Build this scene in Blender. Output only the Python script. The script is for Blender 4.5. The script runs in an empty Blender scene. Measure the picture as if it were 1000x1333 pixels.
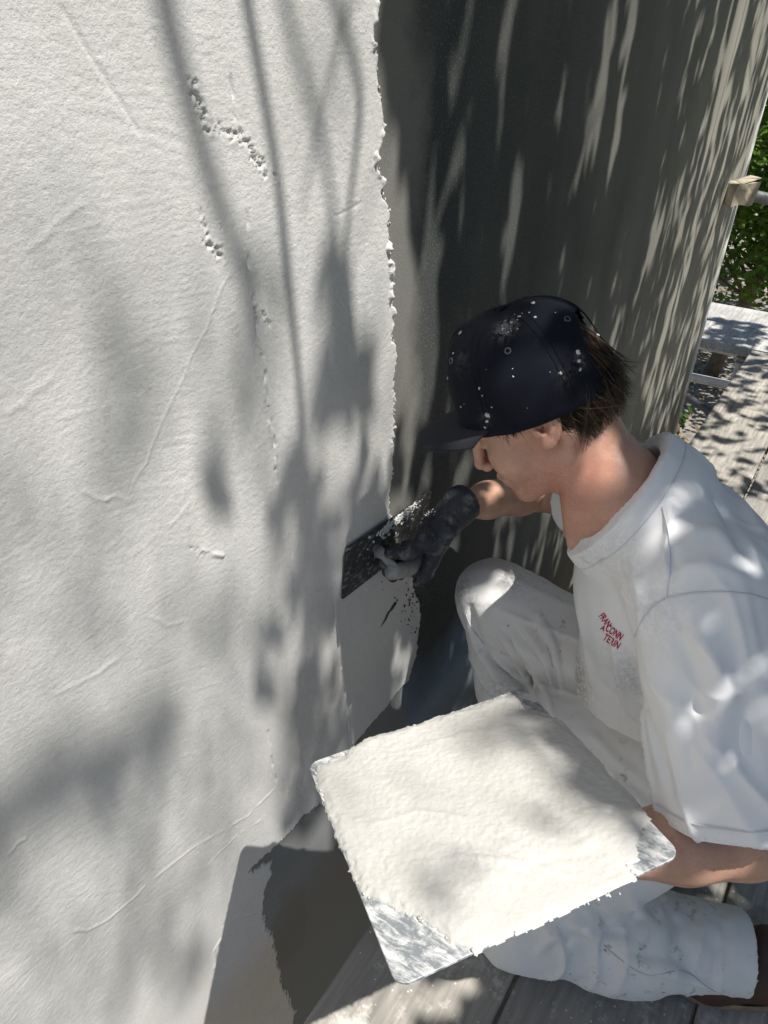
import bpy, math, random
import numpy as np
from mathutils import Vector
from mathutils.bvhtree import BVHTree

random.seed(7)
rng = np.random.default_rng(7)
S = bpy.context.scene
COL = S.collection

# ------------------------------------------------------------------ camera, sky, sun, exposure
CAM = np.array([.6, 0., 1.5])
FPX, PITCH, HEAD = 910., math.radians(35.2), math.radians(34.5)
_h = np.array([-math.sin(HEAD), math.cos(HEAD), 0.])
FWD = math.cos(PITCH)*_h - math.sin(PITCH)*np.array([0, 0, 1.])
UPV = math.sin(PITCH)*_h + math.cos(PITCH)*np.array([0, 0, 1.])
RGT = np.array([math.cos(HEAD), math.sin(HEAD), 0.])

cd = bpy.data.cameras.new('camera')
cam = bpy.data.objects.new('camera', cd)
COL.objects.link(cam)
cam.location = CAM
cam.rotation_euler = (math.pi/2 - PITCH, 0, HEAD)
cd.sensor_fit = 'VERTICAL'
cd.sensor_height = 24.
cd.lens = 24.*FPX/1333.
cd.clip_start = .02
cd.clip_end = 400
S.camera = cam

SUN = np.array([.424, .062, .903])
SUN /= np.linalg.norm(SUN)
w = bpy.data.worlds.new('World')
S.world = w
w.use_nodes = True
nt = w.node_tree
nt.nodes.clear()
sky = nt.nodes.new('ShaderNodeTexSky')
sky.sky_type = 'NISHITA'
sky.sun_disc = False
sky.sun_elevation = math.asin(SUN[2])
sky.sun_rotation = math.atan2(SUN[0], SUN[1])
sky.air_density = 1.0
sky.dust_density = .7
bg = nt.nodes.new('ShaderNodeBackground')
bg.inputs['Strength'].default_value = .070
ow = nt.nodes.new('ShaderNodeOutputWorld')
nt.links.new(sky.outputs[0], bg.inputs[0])
nt.links.new(bg.outputs[0], ow.inputs[0])

ld = bpy.data.lights.new('sun', 'SUN')
ld.energy = 4.9
ld.angle = math.radians(.53)
ld.color = (1., .966, .905)
sun = bpy.data.objects.new('sun', ld)
COL.objects.link(sun)
sun.rotation_euler = Vector(SUN).to_track_quat('Z', 'Y').to_euler()
sun.location = (4, 0, 8)

S.view_settings.view_transform = 'Standard'
S.view_settings.look = 'None'
S.view_settings.gamma = 1.
S.view_settings.use_curve_mapping = False
S.view_settings.exposure = .57
S.render.engine = 'CYCLES'
S.cycles.max_bounces = 6
S.cycles.transparent_max_bounces = 4
S.cycles.use_denoising = True


# ------------------------------------------------------------------ helpers
def ray(x, y):
    return FWD + RGT*((x-500)/FPX) - UPV*((y-666.5)/FPX)


def at(x, y, t):
    """point of the place seen at (x, y) of the photograph, t metres deep"""
    return CAM + ray(x, y)*t


def onwall(x, y, X=0.):
    d = ray(x, y)
    return CAM + d*((X-CAM[0])/d[0])


def onfloor(x, y, Z=0.):
    d = ray(x, y)
    return CAM + d*((Z-CAM[2])/d[2])


def unit(v):
    v = np.asarray(v, float)
    return v/np.linalg.norm(v)


def lerp(a, b, t):
    return a + (b-a)*t


def sstep(a, b, x):
    t = np.clip((x-a)/(b-a), 0, 1)
    return t*t*(3-2*t)


def _hash(ix, iy, iz, seed):
    h = (ix*374761393 + iy*668265263 + iz*2147483647*3 + seed*974634777) & 0xffffffff
    h = ((h ^ (h >> 13))*1274126177) & 0xffffffff
    h = ((h ^ (h >> 16))*2246822519) & 0xffffffff
    h = h ^ (h >> 15)
    return (h & 0xffffff).astype(np.float32)/np.float32(0xffffff)


def noise(x, y, z=None, seed=0):
    """smooth value noise, about -1..1"""
    x = np.asarray(x, float)
    y = np.asarray(y, float)
    z = np.zeros_like(x) if z is None else np.asarray(z, float)
    fx, fy, fz = np.floor(x), np.floor(y), np.floor(z)
    ix, iy, iz = fx.astype(np.int64), fy.astype(np.int64), fz.astype(np.int64)
    u, v, q = x-fx, y-fy, z-fz
    u = u*u*u*(u*(u*6-15)+10)
    v = v*v*v*(v*(v*6-15)+10)
    q = q*q*q*(q*(q*6-15)+10)
    r = 0
    for a in (0, 1):
        for b in (0, 1):
            for c in (0, 1):
                r = r + _hash(ix+a, iy+b, iz+c, seed)*((u if a else 1-u)*(v if b else 1-v)*(q if c else 1-q))
    return r*2-1


def fbm(x, y, z=None, seed=0, n=3):
    r, a = 0, 1.
    for i in range(n):
        k = 2.03**i
        r = r + a*noise(x*k, y*k, None if z is None else z*k, seed+i*17)
        a *= .5
    return r/1.75


def poly_sdf(Y, Z, P):
    """signed distance to a closed polygon, negative inside"""
    P = np.asarray(P)
    d = np.full(Y.shape, 1e9)
    ins = np.zeros(Y.shape, bool)
    for i in range(len(P)):
        a, b = P[i], P[(i+1) % len(P)]
        e = b-a
        wy, wz = Y-a[0], Z-a[1]
        t = np.clip((wy*e[0]+wz*e[1])/max(e@e, 1e-12), 0, 1)
        d = np.minimum(d, (wy-t*e[0])**2+(wz-t*e[1])**2)
        c = (a[1] > Z) != (b[1] > Z)
        if abs(e[1]) > 1e-12:
            ins ^= c & (Y < a[0]+(Z-a[1])/e[1]*e[0])
    d = np.sqrt(d)
    return np.where(ins, -d, d)


def line_dist(Y, Z, P):
    """distance to an open polyline and the position 0..1 along it"""
    P = np.asarray(P)
    d = np.full(Y.shape, 1e9)
    s = np.zeros(Y.shape)
    n = len(P)-1
    for i in range(n):
        a, b = P[i], P[i+1]
        e = b-a
        wy, wz = Y-a[0], Z-a[1]
        t = np.clip((wy*e[0]+wz*e[1])/max(e@e, 1e-12), 0, 1)
        q = np.sqrt((wy-t*e[0])**2+(wz-t*e[1])**2)
        m = q < d
        d = np.where(m, q, d)
        s = np.where(m, (i+t)/n, s)
    return d, s


ROOTLOC = {}


def _loc(o):
    return ROOTLOC.get(o.name, np.zeros(3)) if o is not None else np.zeros(3)


def thing(name, loc, label, cat, group=None):
    o = bpy.data.objects.new(name, None)
    COL.objects.link(o)
    o.location = loc
    o.empty_display_size = .1
    o['label'] = label
    o['category'] = cat
    if group:
        o['group'] = group
    ROOTLOC[o.name] = np.asarray(loc, float)
    return o


def tag(o, label=None, cat=None, group=None, kind=None):
    for k, v in (('label', label), ('category', cat), ('group', group), ('kind', kind)):
        if v:
            o[k] = v
    return o


def mk(name, V, F, mat, parent=None, smooth=True):
    """one mesh object from world-space vertices (its origin sits at its thing's origin)"""
    V = np.asarray(V, np.float64)
    off = _loc(parent) if parent is not None else V.mean(0)
    me = bpy.data.meshes.new(name)
    if isinstance(F, np.ndarray) and F.ndim == 2:
        n = F.shape[1]
        me.vertices.add(len(V))
        me.vertices.foreach_set('co', (V-off).astype(np.float32).ravel())
        me.loops.add(F.size)
        me.loops.foreach_set('vertex_index', F.astype(np.int32).ravel())
        me.polygons.add(len(F))
        me.polygons.foreach_set('loop_start', np.arange(0, F.size, n, dtype=np.int32))
        me.update(calc_edges=True)
    else:
        me.from_pydata((V-off).tolist(), [], [list(map(int, f)) for f in F])
    me.validate()
    me.polygons.foreach_set('use_smooth', np.full(len(me.polygons), bool(smooth)))
    if mat:
        me.materials.append(mat)
    o = bpy.data.objects.new(name, me)
    COL.objects.link(o)
    if parent is not None:
        o.parent = parent
        ROOTLOC[o.name] = off
    else:
        o.location = off
        ROOTLOC[o.name] = off
    return o


def grid_faces(nu, nv, closed_u=False):
    i = np.arange(nu if closed_u else nu-1)[:, None]
    j = np.arange(nv-1)[None, :]
    i2 = (i+1) % nu
    return np.stack([i*nv+j+0*i, i2*nv+j, i2*nv+j+1, i*nv+j+1+0*i], -1).reshape(-1, 4)


class MB:
    """collects simple solids, builds ONE mesh"""
    def __init__(s):
        s.V, s.F, s.n = [], [], 0

    def add(s, V, F):
        V = np.asarray(V, float)
        s.V.append(V)
        s.F += [[int(i)+s.n for i in f] for f in F]
        s.n += len(V)

    def box(s, c, size, ax=None, bev=0.):
        c = np.asarray(c, float)
        hx = np.asarray(size, float)/2
        A = np.eye(3) if ax is None else np.array([unit(a) for a in ax])
        b = min(bev, hx.min()*.9)
        V, F = [], []
        if b <= 0:
            for i in (-1, 1):
                for j in (-1, 1):
                    for k in (-1, 1):
                        V.append(c + (np.array([i, j, k])*hx)@A)
            F = [(0, 1, 3, 2), (4, 6, 7, 5), (0, 4, 5, 1), (2, 3, 7, 6), (0, 2, 6, 4), (1, 5, 7, 3)]
        else:
            idx = {}
            for i in (-1, 1):
                for j in (-1, 1):
                    for k in (-1, 1):
                        sg = np.array([i, j, k])
                        for a in range(3):
                            q = hx-b
                            q[a] = hx[a]
                            idx[(i, j, k, a)] = len(V)
                            V.append(c + (sg*q)@A)
            def fc(l):
                P = np.array([V[q] for q in l])
                nn = np.cross(P[1]-P[0], P[2]-P[0])
                F.append(l if nn@(P.mean(0)-c) > 0 else l[::-1])
            for a in range(3):
                o1, o2 = [q for q in range(3) if q != a]
                for sg in (-1, 1):
                    l = []
                    for (p, r) in ((-1, -1), (1, -1), (1, 1), (-1, 1)):
                        k = [0, 0, 0]
                        k[a], k[o1], k[o2] = sg, p, r
                        l.append(idx[(*k, a)])
                    fc(l)
                for p in (-1, 1):
                    for r in (-1, 1):
                        k0, k1 = [0, 0, 0], [0, 0, 0]
                        k0[a], k1[a] = -1, 1
                        k0[o1] = k1[o1] = p
                        k0[o2] = k1[o2] = r
                        fc([idx[(*k0, o1)], idx[(*k1, o1)], idx[(*k1, o2)], idx[(*k0, o2)]])
            for i in (-1, 1):
                for j in (-1, 1):
                    for k in (-1, 1):
                        fc([idx[(i, j, k, a)] for a in range(3)])
        s.add(V, F)

    def tube(s, P, r, n=10, cap=True):
        P = np.asarray(P, float)
        r = np.broadcast_to(np.asarray(r, float), (len(P),))
        T = np.gradient(P, axis=0)
        T /= np.linalg.norm(T, axis=1)[:, None]+1e-12
        ref = np.array([0, 0, 1.]) if abs(T[0][2]) < .9 else np.array([1., 0, 0])
        V = []
        a = unit(np.cross(T[0], ref))
        for i in range(len(P)):
            a = unit(a - T[i]*(a@T[i]))
            b = np.cross(T[i], a)
            for k in range(n):
                q = 2*math.pi*k/n
                V.append(P[i]+r[i]*(math.cos(q)*a+math.sin(q)*b))
        F = []
        for i in range(len(P)-1):
            for k in range(n):
                F.append((i*n+k, i*n+(k+1) % n, (i+1)*n+(k+1) % n, (i+1)*n+k))
        if cap:
            F.append(tuple(range(n))[::-1])
            F.append(tuple(range((len(P)-1)*n, len(P)*n)))
        s.add(V, F)

    def blob(s, c, r, n=7, seed=0, jag=.25, ax=None):
        A = np.eye(3) if ax is None else np.array([unit(q) for q in ax])
        r = np.broadcast_to(np.asarray(r, float), (3,))
        V, F = [], []
        m = max(4, n//2+1)
        rr = random.Random(seed)
        for i in range(m+1):
            ph = math.pi*i/m
            for k in range(n):
                th = 2*math.pi*k/n
                q = np.array([math.sin(ph)*math.cos(th), math.sin(ph)*math.sin(th), math.cos(ph)])
                j = 1+jag*(rr.random()*2-1) if 0 < i < m else 1
                V.append(np.asarray(c)+(q*r*j)@A)
        for i in range(m):
            for k in range(n):
                F.append((i*n+k, (i+1)*n+k, (i+1)*n+(k+1) % n, i*n+(k+1) % n))
        s.add(V, F)

    def build(s, name, mat, parent=None, smooth=True):
        return mk(name, np.concatenate(s.V), s.F, mat, parent, smooth)


# ------------------------------------------------------------------ materials
class M:
    """small wrapper around a material's node tree"""
    def __init__(s, name, rough=.8, spec=.3, color=(.5, .5, .5)):
        s.m = bpy.data.materials.new(name)
        s.m.use_nodes = True
        s.t = s.m.node_tree
        s.b = s.t.nodes['Principled BSDF']
        s.b.inputs['Roughness'].default_value = rough
        s.b.inputs['Specular IOR Level'].default_value = spec
        s.b.inputs['Base Color'].default_value = (*color, 1)
        s.tc = s.t.nodes.new('ShaderNodeTexCoord')
        s.nrm = None

    def link(s, a, b):
        s.t.links.new(a, b)

    def node(s, t, **k):
        n = s.t.nodes.new(t)
        for a, b in k.items():
            setattr(n, a, b)
        return n

    def map(s, scale=(1, 1, 1), rot=(0, 0, 0), loc=(0, 0, 0), out='Object'):
        n = s.node('ShaderNodeMapping')
        n.inputs['Scale'].default_value = scale
        n.inputs['Rotation'].default_value = rot
        n.inputs['Location'].default_value = loc
        s.link(s.tc.outputs[out], n.inputs[0])
        return n.outputs[0]

    def noise(s, scale, vec=None, detail=4, rough=.55, dist=0.):
        n = s.node('ShaderNodeTexNoise')
        n.inputs['Scale'].default_value = scale
        n.inputs['Detail'].default_value = detail
        n.inputs['Roughness'].default_value = rough
        n.inputs['Distortion'].default_value = dist
        s.link(vec if vec is not None else s.tc.outputs['Object'], n.inputs['Vector'])
        return n.outputs['Fac']

    def vor(s, scale, vec=None, feature='F1', out='Distance', rnd=1.):
        n = s.node('ShaderNodeTexVoronoi')
        n.feature = feature
        n.inputs['Scale'].default_value = scale
        n.inputs['Randomness'].default_value = rnd
        s.link(vec if vec is not None else s.tc.outputs['Object'], n.inputs['Vector'])
        return n.outputs[out]

    def ramp(s, fac, stops):
        n = s.node('ShaderNodeValToRGB')
        e = n.color_ramp.elements
        while len(e) < len(stops):
            e.new(.5)
        for q, (p, c) in zip(e, stops):
            q.position = p
            q.color = (c, c, c, 1) if not hasattr(c, '__len__') else (*c, 1)
        s.link(fac, n.inputs[0])
        return n.outputs[0]

    def math(s, op, a, b=None, clamp=False):
        n = s.node('ShaderNodeMath', operation=op, use_clamp=clamp)
        for i, v in enumerate((a, b)):
            if v is None:
                continue
            if isinstance(v, (int, float)):
                n.inputs[i].default_value = v
            else:
                s.link(v, n.inputs[i])
        return n.outputs[0]

    def mix(s, fac, a, b, blend='MIX'):
        n = s.node('ShaderNodeMix', data_type='RGBA', blend_type=blend)
        for i, v in ((0, fac), (6, a), (7, b)):
            if isinstance(v, (int, float)):
                n.inputs[i].default_value = v
            elif isinstance(v, tuple):
                n.inputs[i].default_value = (*v, 1)
            else:
                s.link(v, n.inputs[i])
        return n.outputs[2]

    def color(s, c):
        s.link(c, s.b.inputs['Base Color'])

    def bump(s, h, strength=.3, dist=.002):
        n = s.node('ShaderNodeBump')
        n.inputs['Strength'].default_value = strength
        n.inputs['Distance'].default_value = dist
        s.link(h, n.inputs['Height'])
        if s.nrm is not None:
            s.link(s.nrm, n.inputs['Normal'])
        s.nrm = n.outputs[0]
        s.link(s.nrm, s.b.inputs['Normal'])

    def attr(s, name):
        n = s.node('ShaderNodeAttribute', attribute_name=name)
        return n.outputs['Fac']


def mat_plaster():
    m = M('fresh_plaster', .62, .28)
    big = m.noise(2.3, detail=3)
    st = m.noise(9, m.map((1, 2.2, 1), (0.5, 0, 0)), detail=5)
    c = m.mix(m.ramp(big, [(.3, 0), (.7, 1)]), (.555, .545, .522), (.625, .617, .598))
    c = m.mix(m.math('MULTIPLY', m.ramp(st, [(.45, 0), (.75, 1)]), .5), c, (.54, .53, .495))
    cr = m.noise(70, detail=4)
    c = m.mix(m.math('MULTIPLY', m.ramp(cr, [(.5, 0), (.8, 1)]), .25), c, (.72, .71, .69))
    gr = m.noise(260, detail=4, rough=.7)
    c = m.mix(m.math('MULTIPLY', m.ramp(gr, [(.36, 1), (.52, 0)]), .30), c, (.40, .39, .37))
    m.color(c)
    m.bump(m.noise(1., m.map((20, 26, 190), (.06, 0, 0)), detail=4, rough=.6), .22, .0016)
    m.bump(m.noise(300, detail=5, rough=.7), .8, .0014)
    return m.m


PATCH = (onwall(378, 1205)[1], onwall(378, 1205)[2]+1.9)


def mat_undercoat():
    m = M('undercoat_render', .75, .25)
    sep = m.node('ShaderNodeSeparateXYZ')
    m.link(m.tc.outputs['Object'], sep.inputs[0])
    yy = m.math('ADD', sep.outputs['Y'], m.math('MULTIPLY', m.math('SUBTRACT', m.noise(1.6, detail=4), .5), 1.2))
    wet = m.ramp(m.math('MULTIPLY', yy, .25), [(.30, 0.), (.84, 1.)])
    # sunlit strip beside the fresh coat, painted in as a paler band
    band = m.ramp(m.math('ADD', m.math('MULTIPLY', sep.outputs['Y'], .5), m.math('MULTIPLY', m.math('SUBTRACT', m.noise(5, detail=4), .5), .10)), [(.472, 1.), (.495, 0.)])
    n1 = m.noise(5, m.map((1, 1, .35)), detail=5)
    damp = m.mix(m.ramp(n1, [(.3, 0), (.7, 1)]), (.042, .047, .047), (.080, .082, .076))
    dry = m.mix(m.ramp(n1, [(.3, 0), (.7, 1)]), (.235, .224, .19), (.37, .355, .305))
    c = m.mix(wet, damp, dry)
    # blue sky light painted into the lowest course, with smears of fresh mix
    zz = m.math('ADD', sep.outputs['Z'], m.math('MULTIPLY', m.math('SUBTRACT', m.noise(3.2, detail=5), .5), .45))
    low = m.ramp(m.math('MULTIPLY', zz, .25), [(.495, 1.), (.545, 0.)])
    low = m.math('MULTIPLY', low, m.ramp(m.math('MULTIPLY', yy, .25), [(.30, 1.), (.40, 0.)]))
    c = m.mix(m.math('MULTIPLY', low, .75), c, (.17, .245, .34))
    # a dark ragged patch left bare below the coat, its blue painted in as sky light
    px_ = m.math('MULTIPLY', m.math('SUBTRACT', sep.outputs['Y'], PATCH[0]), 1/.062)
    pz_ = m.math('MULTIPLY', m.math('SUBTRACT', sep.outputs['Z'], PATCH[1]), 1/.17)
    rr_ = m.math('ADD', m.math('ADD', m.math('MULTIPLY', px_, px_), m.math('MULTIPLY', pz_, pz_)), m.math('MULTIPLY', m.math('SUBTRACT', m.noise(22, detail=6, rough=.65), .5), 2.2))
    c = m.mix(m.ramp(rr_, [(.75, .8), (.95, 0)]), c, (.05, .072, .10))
    c = m.mix(m.math('MULTIPLY', band, .8), c, (.20, .195, .175))
    sp = m.noise(260, detail=2)
    c = m.mix(m.math('MULTIPLY', m.ramp(sp, [(.55, 0), (.75, 1)]), .35), c, (.33, .32, .29))
    m.color(c)
    m.bump(m.noise(240, detail=3), .5, .0012)
    m.bump(m.noise(12, m.map((1, 1, .4)), detail=4), .25, .004)
    return m.m


def simple(name, col, rough=.7, spec=.3, var=.25, sc=20, bump=0, bsc=200, metal=0):
    m = M(name, rough, spec)
    n = m.noise(sc, detail=4)
    a = tuple(x*(1-var) for x in col)
    b = tuple(min(1, x*(1+var)) for x in col)
    m.color(m.mix(m.ramp(n, [(.3, 0), (.7, 1)]), a, b))
    m.b.inputs['Metallic'].default_value = metal
    if bump:
        m.bump(m.noise(bsc, detail=3), bump, .001)
    return m.m


def mat_board(name, seed, base=(.33, .305, .27)):
    m = M(name, .8, .25)
    off = (seed*3.1, seed*1.7, seed*.9)
    g = m.noise(14, m.map((6, .5, 6), loc=off), detail=6, dist=.4)
    big = m.noise(2.2, m.map(loc=off), detail=4)
    dark = tuple(x*.55 for x in base)
    lite = tuple(min(1, x*1.3) for x in base)
    c = m.mix(m.ramp(g, [(.3, 0), (.7, 1)]), dark, lite)
    c = m.mix(m.math('MULTIPLY', m.ramp(big, [(.35, 0), (.65, 1)]), .55), c, (.25, .24, .225))
    sp = m.noise(16, m.map(loc=off), detail=6, rough=.7)
    c = m.mix(m.math('MULTIPLY', m.ramp(sp, [(.56, 0), (.66, 1)]), .75), c, (.52, .50, .46))
    st = m.noise(7, m.map((1, 1, 1), loc=(off[1], off[2], off[0])), detail=5, rough=.65)
    c = m.mix(m.math('MULTIPLY', m.ramp(st, [(.58, 0), (.7, 1)]), .6), c, (.10, .09, .08))
    dots = m.vor(55, m.map(loc=off))
    c = m.mix(m.ramp(dots, [(.07, 1), (.12, 0)]), c, (.6, .59, .56))
    m.color(c)
    m.bump(g, .35, .002)
    m.bump(m.noise(180, detail=3), .3, .001)
    return m.m


def mat_cloth(name, col, dirt=0., spec=.15, sheen=.12, fold=1., gate=False):
    m = M(name, .9, spec)
    m.b.inputs['Sheen Weight'].default_value = sheen
    n = m.noise(7, detail=4)
    c = m.mix(m.ramp(n, [(.3, 0), (.7, 1)]), tuple(x*.93 for x in col), col)
    if dirt:
        a = m.attr('dirt')
        ga = m.math('MULTIPLY', a, 3., True) if gate else 1.
        d1 = m.noise(42, detail=5, rough=.7)
        d2 = m.noise(5.5, detail=3)
        k = m.math('MULTIPLY', m.math('MULTIPLY', m.ramp(d1, [(.57, 0), (.68, 1)]), m.ramp(d2, [(.42, 0), (.62, 1)])), ga)
        c = m.mix(m.math('MULTIPLY', k, dirt), c, (.33, .32, .29))
        v = m.vor(38)
        big = m.vor(38, out='Color')
        pick = m.ramp(big, [(.74, 0), (.78, 1)])
        k2 = m.math('MULTIPLY', m.math('MULTIPLY', m.ramp(m.math('ADD', v, m.math('MULTIPLY', m.noise(160, detail=3), .22)), [(.15, 1), (.21, 0)]), pick), ga)
        c = m.mix(m.math('MULTIPLY', k2, dirt), c, (.20, .19, .18))
        gr = m.noise(130, detail=4, rough=.75)
        k3 = m.math('MULTIPLY', a, m.ramp(gr, [(.42, 0), (.54, 1)]))
        c = m.mix(m.math('MULTIPLY', k3, .9), c, (.26, .25, .23))
    m.color(c)
    m.bump(m.noise(9, detail=2, dist=.6), .35*fold, .012)
    wv = m.noise(900, detail=1)
    m.bump(wv, .12, .0006)
    return m.m


def mat_skin():
    m = M('skin', .43, .4)
    n = m.noise(11, detail=3)
    n2 = m.noise(60, detail=4)
    c = m.mix(m.ramp(n, [(.35, 0), (.7, 1)]), (.51, .295, .205), (.61, .37, .265))
    c = m.mix(m.math('MULTIPLY', m.ramp(n2, [(.45, 0), (.7, 1)]), .3), c, (.43, .19, .125))
    n3 = m.noise(240, detail=3, rough=.7)
    c = m.mix(m.math('MULTIPLY', m.ramp(n3, [(.48, 0), (.7, 1)]), .28), c, (.40, .20, .14))
    red = m.attr('red')
    st = m.noise(520, detail=2)
    c = m.mix(m.math('MULTIPLY', m.attr('stubble'), m.ramp(st, [(.45, 0), (.62, 1)])), c, (.17, .105, .08))
    du = m.noise(95, detail=5, rough=.75)
    c = m.mix(m.math('MULTIPLY', m.ramp(du, [(.64, 0), (.70, 1)]), .5), c, (.66, .63, .58))
    c = m.mix(m.math('MULTIPLY', red, .6), c, (.50, .17, .12))
    brow = m.attr('brow')
    c = m.mix(m.math('MULTIPLY', brow, .9), c, (.045, .03, .022))
    m.color(c)
    m.b.inputs['Subsurface Weight'].default_value = .12
    m.b.inputs['Subsurface Radius'].default_value = (.9, .35, .2)
    m.b.inputs['Subsurface Scale'].default_value = .008
    m.bump(m.noise(320, detail=3), .35, .0009)
    m.bump(m.noise(38, detail=3), .25, .004)
    return m.m


def mat_smeared_metal():
    m = M('plaster_smeared_metal', .5, .4)
    a = m.noise(26, m.map((1, 3.5, 1), (0, 0, .95)), detail=7, rough=.72, dist=.5)
    b = m.noise(90, detail=5, rough=.7)
    k = m.math('ADD', m.math('MULTIPLY', a, .7), m.math('MULTIPLY', b, .3))
    mask = m.ramp(k, [(.44, 0), (.56, 1)])
    c = m.mix(mask, (.27, .29, .31), (.55, .55, .54))
    m.color(c)
    m.b.inputs['Metallic'].default_value = 0.
    inv = m.math('SUBTRACT', 1., mask)
    m.link(m.math('MULTIPLY', inv, .55), m.b.inputs['Metallic'])
    m.bump(k, .7, .003)
    return m.m


def mat_blade():
    m = M('trowel_steel', .45, .5)
    a = m.noise(85, m.map((1, .7, 1.2), (.4, 0, 0)), detail=8, rough=.75, dist=.3)
    mask = m.ramp(a, [(.545, 0), (.61, 1)])
    c = m.mix(mask, (.045, .046, .048), (.36, .36, .345))
    m.color(c)
    m.link(m.math('MULTIPLY', m.math('SUBTRACT', 1., mask), .35), m.b.inputs['Metallic'])
    m.bump(a, .8, .003)
    return m.m


def mat_leaf(name, cols, trans=.35):
    m = M(name, .5, .4)
    n = m.noise(3.5, detail=2)
    oi = m.node('ShaderNodeNewGeometry')
    r = oi.outputs['Random Per Island']
    c = m.mix(m.ramp(n, [(.3, 0), (.7, 1)]), cols[0], cols[1])
    c = m.mix(r, c, cols[2])
    m.color(c)
    tr = m.node('ShaderNodeBsdfTranslucent')
    tc = m.mix(.5, c, (.16, .30, .02))
    m.link(tc, tr.inputs[0])
    mx = m.node('ShaderNodeMixShader')
    mx.inputs[0].default_value = trans
    m.link(m.b.outputs[0], mx.inputs[1])
    m.link(tr.outputs[0], mx.inputs[2])
    out = [q for q in m.t.nodes if q.type == 'OUTPUT_MATERIAL'][0]
    m.link(mx.outputs[0], out.inputs[0])
    return m.m


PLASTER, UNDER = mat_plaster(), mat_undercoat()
SKIN = mat_skin()
SHIRT = mat_cloth('white_cotton', (.83, .825, .82), .8, fold=.5, gate=True)
TROUS = mat_cloth('white_drill', (.77, .755, .73), 1., fold=.6)
NAVY = mat_cloth('navy_cotton', (.0075, .009, .0155), 1., sheen=.02, fold=.35, gate=True)
BARK = simple('bark', (.16, .125, .09), .9, .2, .35, 12, .8, 40)
LEAF = mat_leaf('leaf_green', [(.035, .075, .014), (.075, .14, .025), (.055, .11, .02)])
LEAF2 = mat_leaf('leaf_bright', [(.12, .22, .025), (.22, .33, .06), (.06, .12, .018)], .5)
STEEL = simple('galvanised_steel', (.30, .31, .31), .45, .5, .2, 30, .2, 120, .7)


# ------------------------------------------------------------------ ground
def mat_ground():
    m = M('dry_earth', .95, .1)
    n = m.noise(1.1, detail=5)
    n2 = m.noise(14, detail=6, rough=.7)
    c = m.mix(m.ramp(n, [(.35, 0), (.65, 1)]), (.22, .195, .165), (.38, .35, .315))
    c = m.mix(m.math('MULTIPLY', m.ramp(n2, [(.4, 0), (.7, 1)]), .6), c, (.09, .075, .055))
    m.color(c)
    m.bump(n2, .8, .03)
    return m.m


GZ = -1.9
g = 60.
gx = np.concatenate([np.linspace(-g, -4, 12), np.linspace(-3.5, 4, 31), np.linspace(5, g, 12)])
gy = np.concatenate([np.linspace(-g, -3, 12), np.linspace(-2, 14, 65), np.linspace(16, g, 12)])
X, Y = np.meshgrid(gx, gy, indexing='ij')
Zg = GZ + .03*fbm(X*1.3, Y*1.3, seed=5)
tag(mk('ground', np.stack([X, Y, Zg], -1).reshape(-1, 3), grid_faces(len(gx), len(gy)), mat_ground()), kind='structure')

# ------------------------------------------------------------------ the wall and its coats
YEND, ZTOP, ZBOT = 3.69, 3.1, GZ+.02
wall = thing('house_wall', (0, 0, GZ), 'tall house wall half coated in pale fresh plaster, half dark undercoat', 'wall')
b = MB()
b.box((-.125, (YEND-2.2)/2-.004, (ZTOP+ZBOT)/2), (.25, YEND+2.2-.008, ZTOP-ZBOT))
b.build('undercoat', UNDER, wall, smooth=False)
# corner bead: the pale arris at the far end of the wall
bead = simple('corner_bead_white', (.74, .73, .70), .7, .25, .12, 25, .5, 150)
b = MB()
zz = np.linspace(ZBOT, ZTOP, 90)
V = []
for z in zz:
    j = .004*noise(np.array([z*9.]), np.array([1.]), seed=3)[0]
    for (x, y) in ((.002, YEND-.05+j), (.006, YEND-.02), (.004, YEND), (-.03, YEND), (-.03, YEND-.05)):
        V.append((x, y, z))
V = np.array(V).reshape(len(zz), 5, 3).transpose(1, 0, 2).reshape(-1, 3)
mk('corner_bead', V, grid_faces(5, len(zz), True), bead, wall)

# outline of the fresh coat, traced on the wall
EDGE = [(489, 0), (482, 49), (489, 86), (491, 120), (497, 161), (488, 214), (501, 233), (494, 251), (504, 270), (503, 300),
        (506, 338), (510, 394), (508, 435), (514, 461), (510, 492), (512, 525), (510, 565), (508, 610), (505, 660), (520, 715), (546, 790),
        (541, 850), (530, 885), (505, 915), (480, 945), (455, 972), (430, 1030), (412, 1048), (392, 1062), (365, 1095),
        (338, 1118), (322, 1132), (338, 1128), (352, 1120), (352, 1140), (342, 1165), (341, 1190), (354, 1220), (361, 1250),
        (369, 1285), (377, 1297), (384, 1312), (380, 1345), (372, 1420)]
P = [onwall(*q)[1:] for q in EDGE]
top = P[0]
POLY = [(-2.2, ZTOP-.02), (top[0]-.05, ZTOP-.02), (top[0]-.03, 2.4)] + [tuple(p) for p in P]
lb = POLY[-1]
POLY += [(lb[0]+.02, lb[1]-.2), (lb[0]+.1, -1.2), (-2.2, -1.2)]

ys = np.concatenate([np.linspace(-2.2, -.03, 60), np.arange(-.02, 1.03, .0020)])
zs = np.concatenate([np.linspace(-1.25, -.32, 50), np.arange(-.31, 1.6, .0020), np.linspace(1.61, ZTOP, 70)])
Yg, Zg = np.meshgrid(ys, zs, indexing='ij')
sd = poly_sdf(Yg, Zg, POLY)
jag = .0035*noise(Yg*70, Zg*70, seed=1) + .0034*noise(Yg*190, Zg*190, seed=2)
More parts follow.
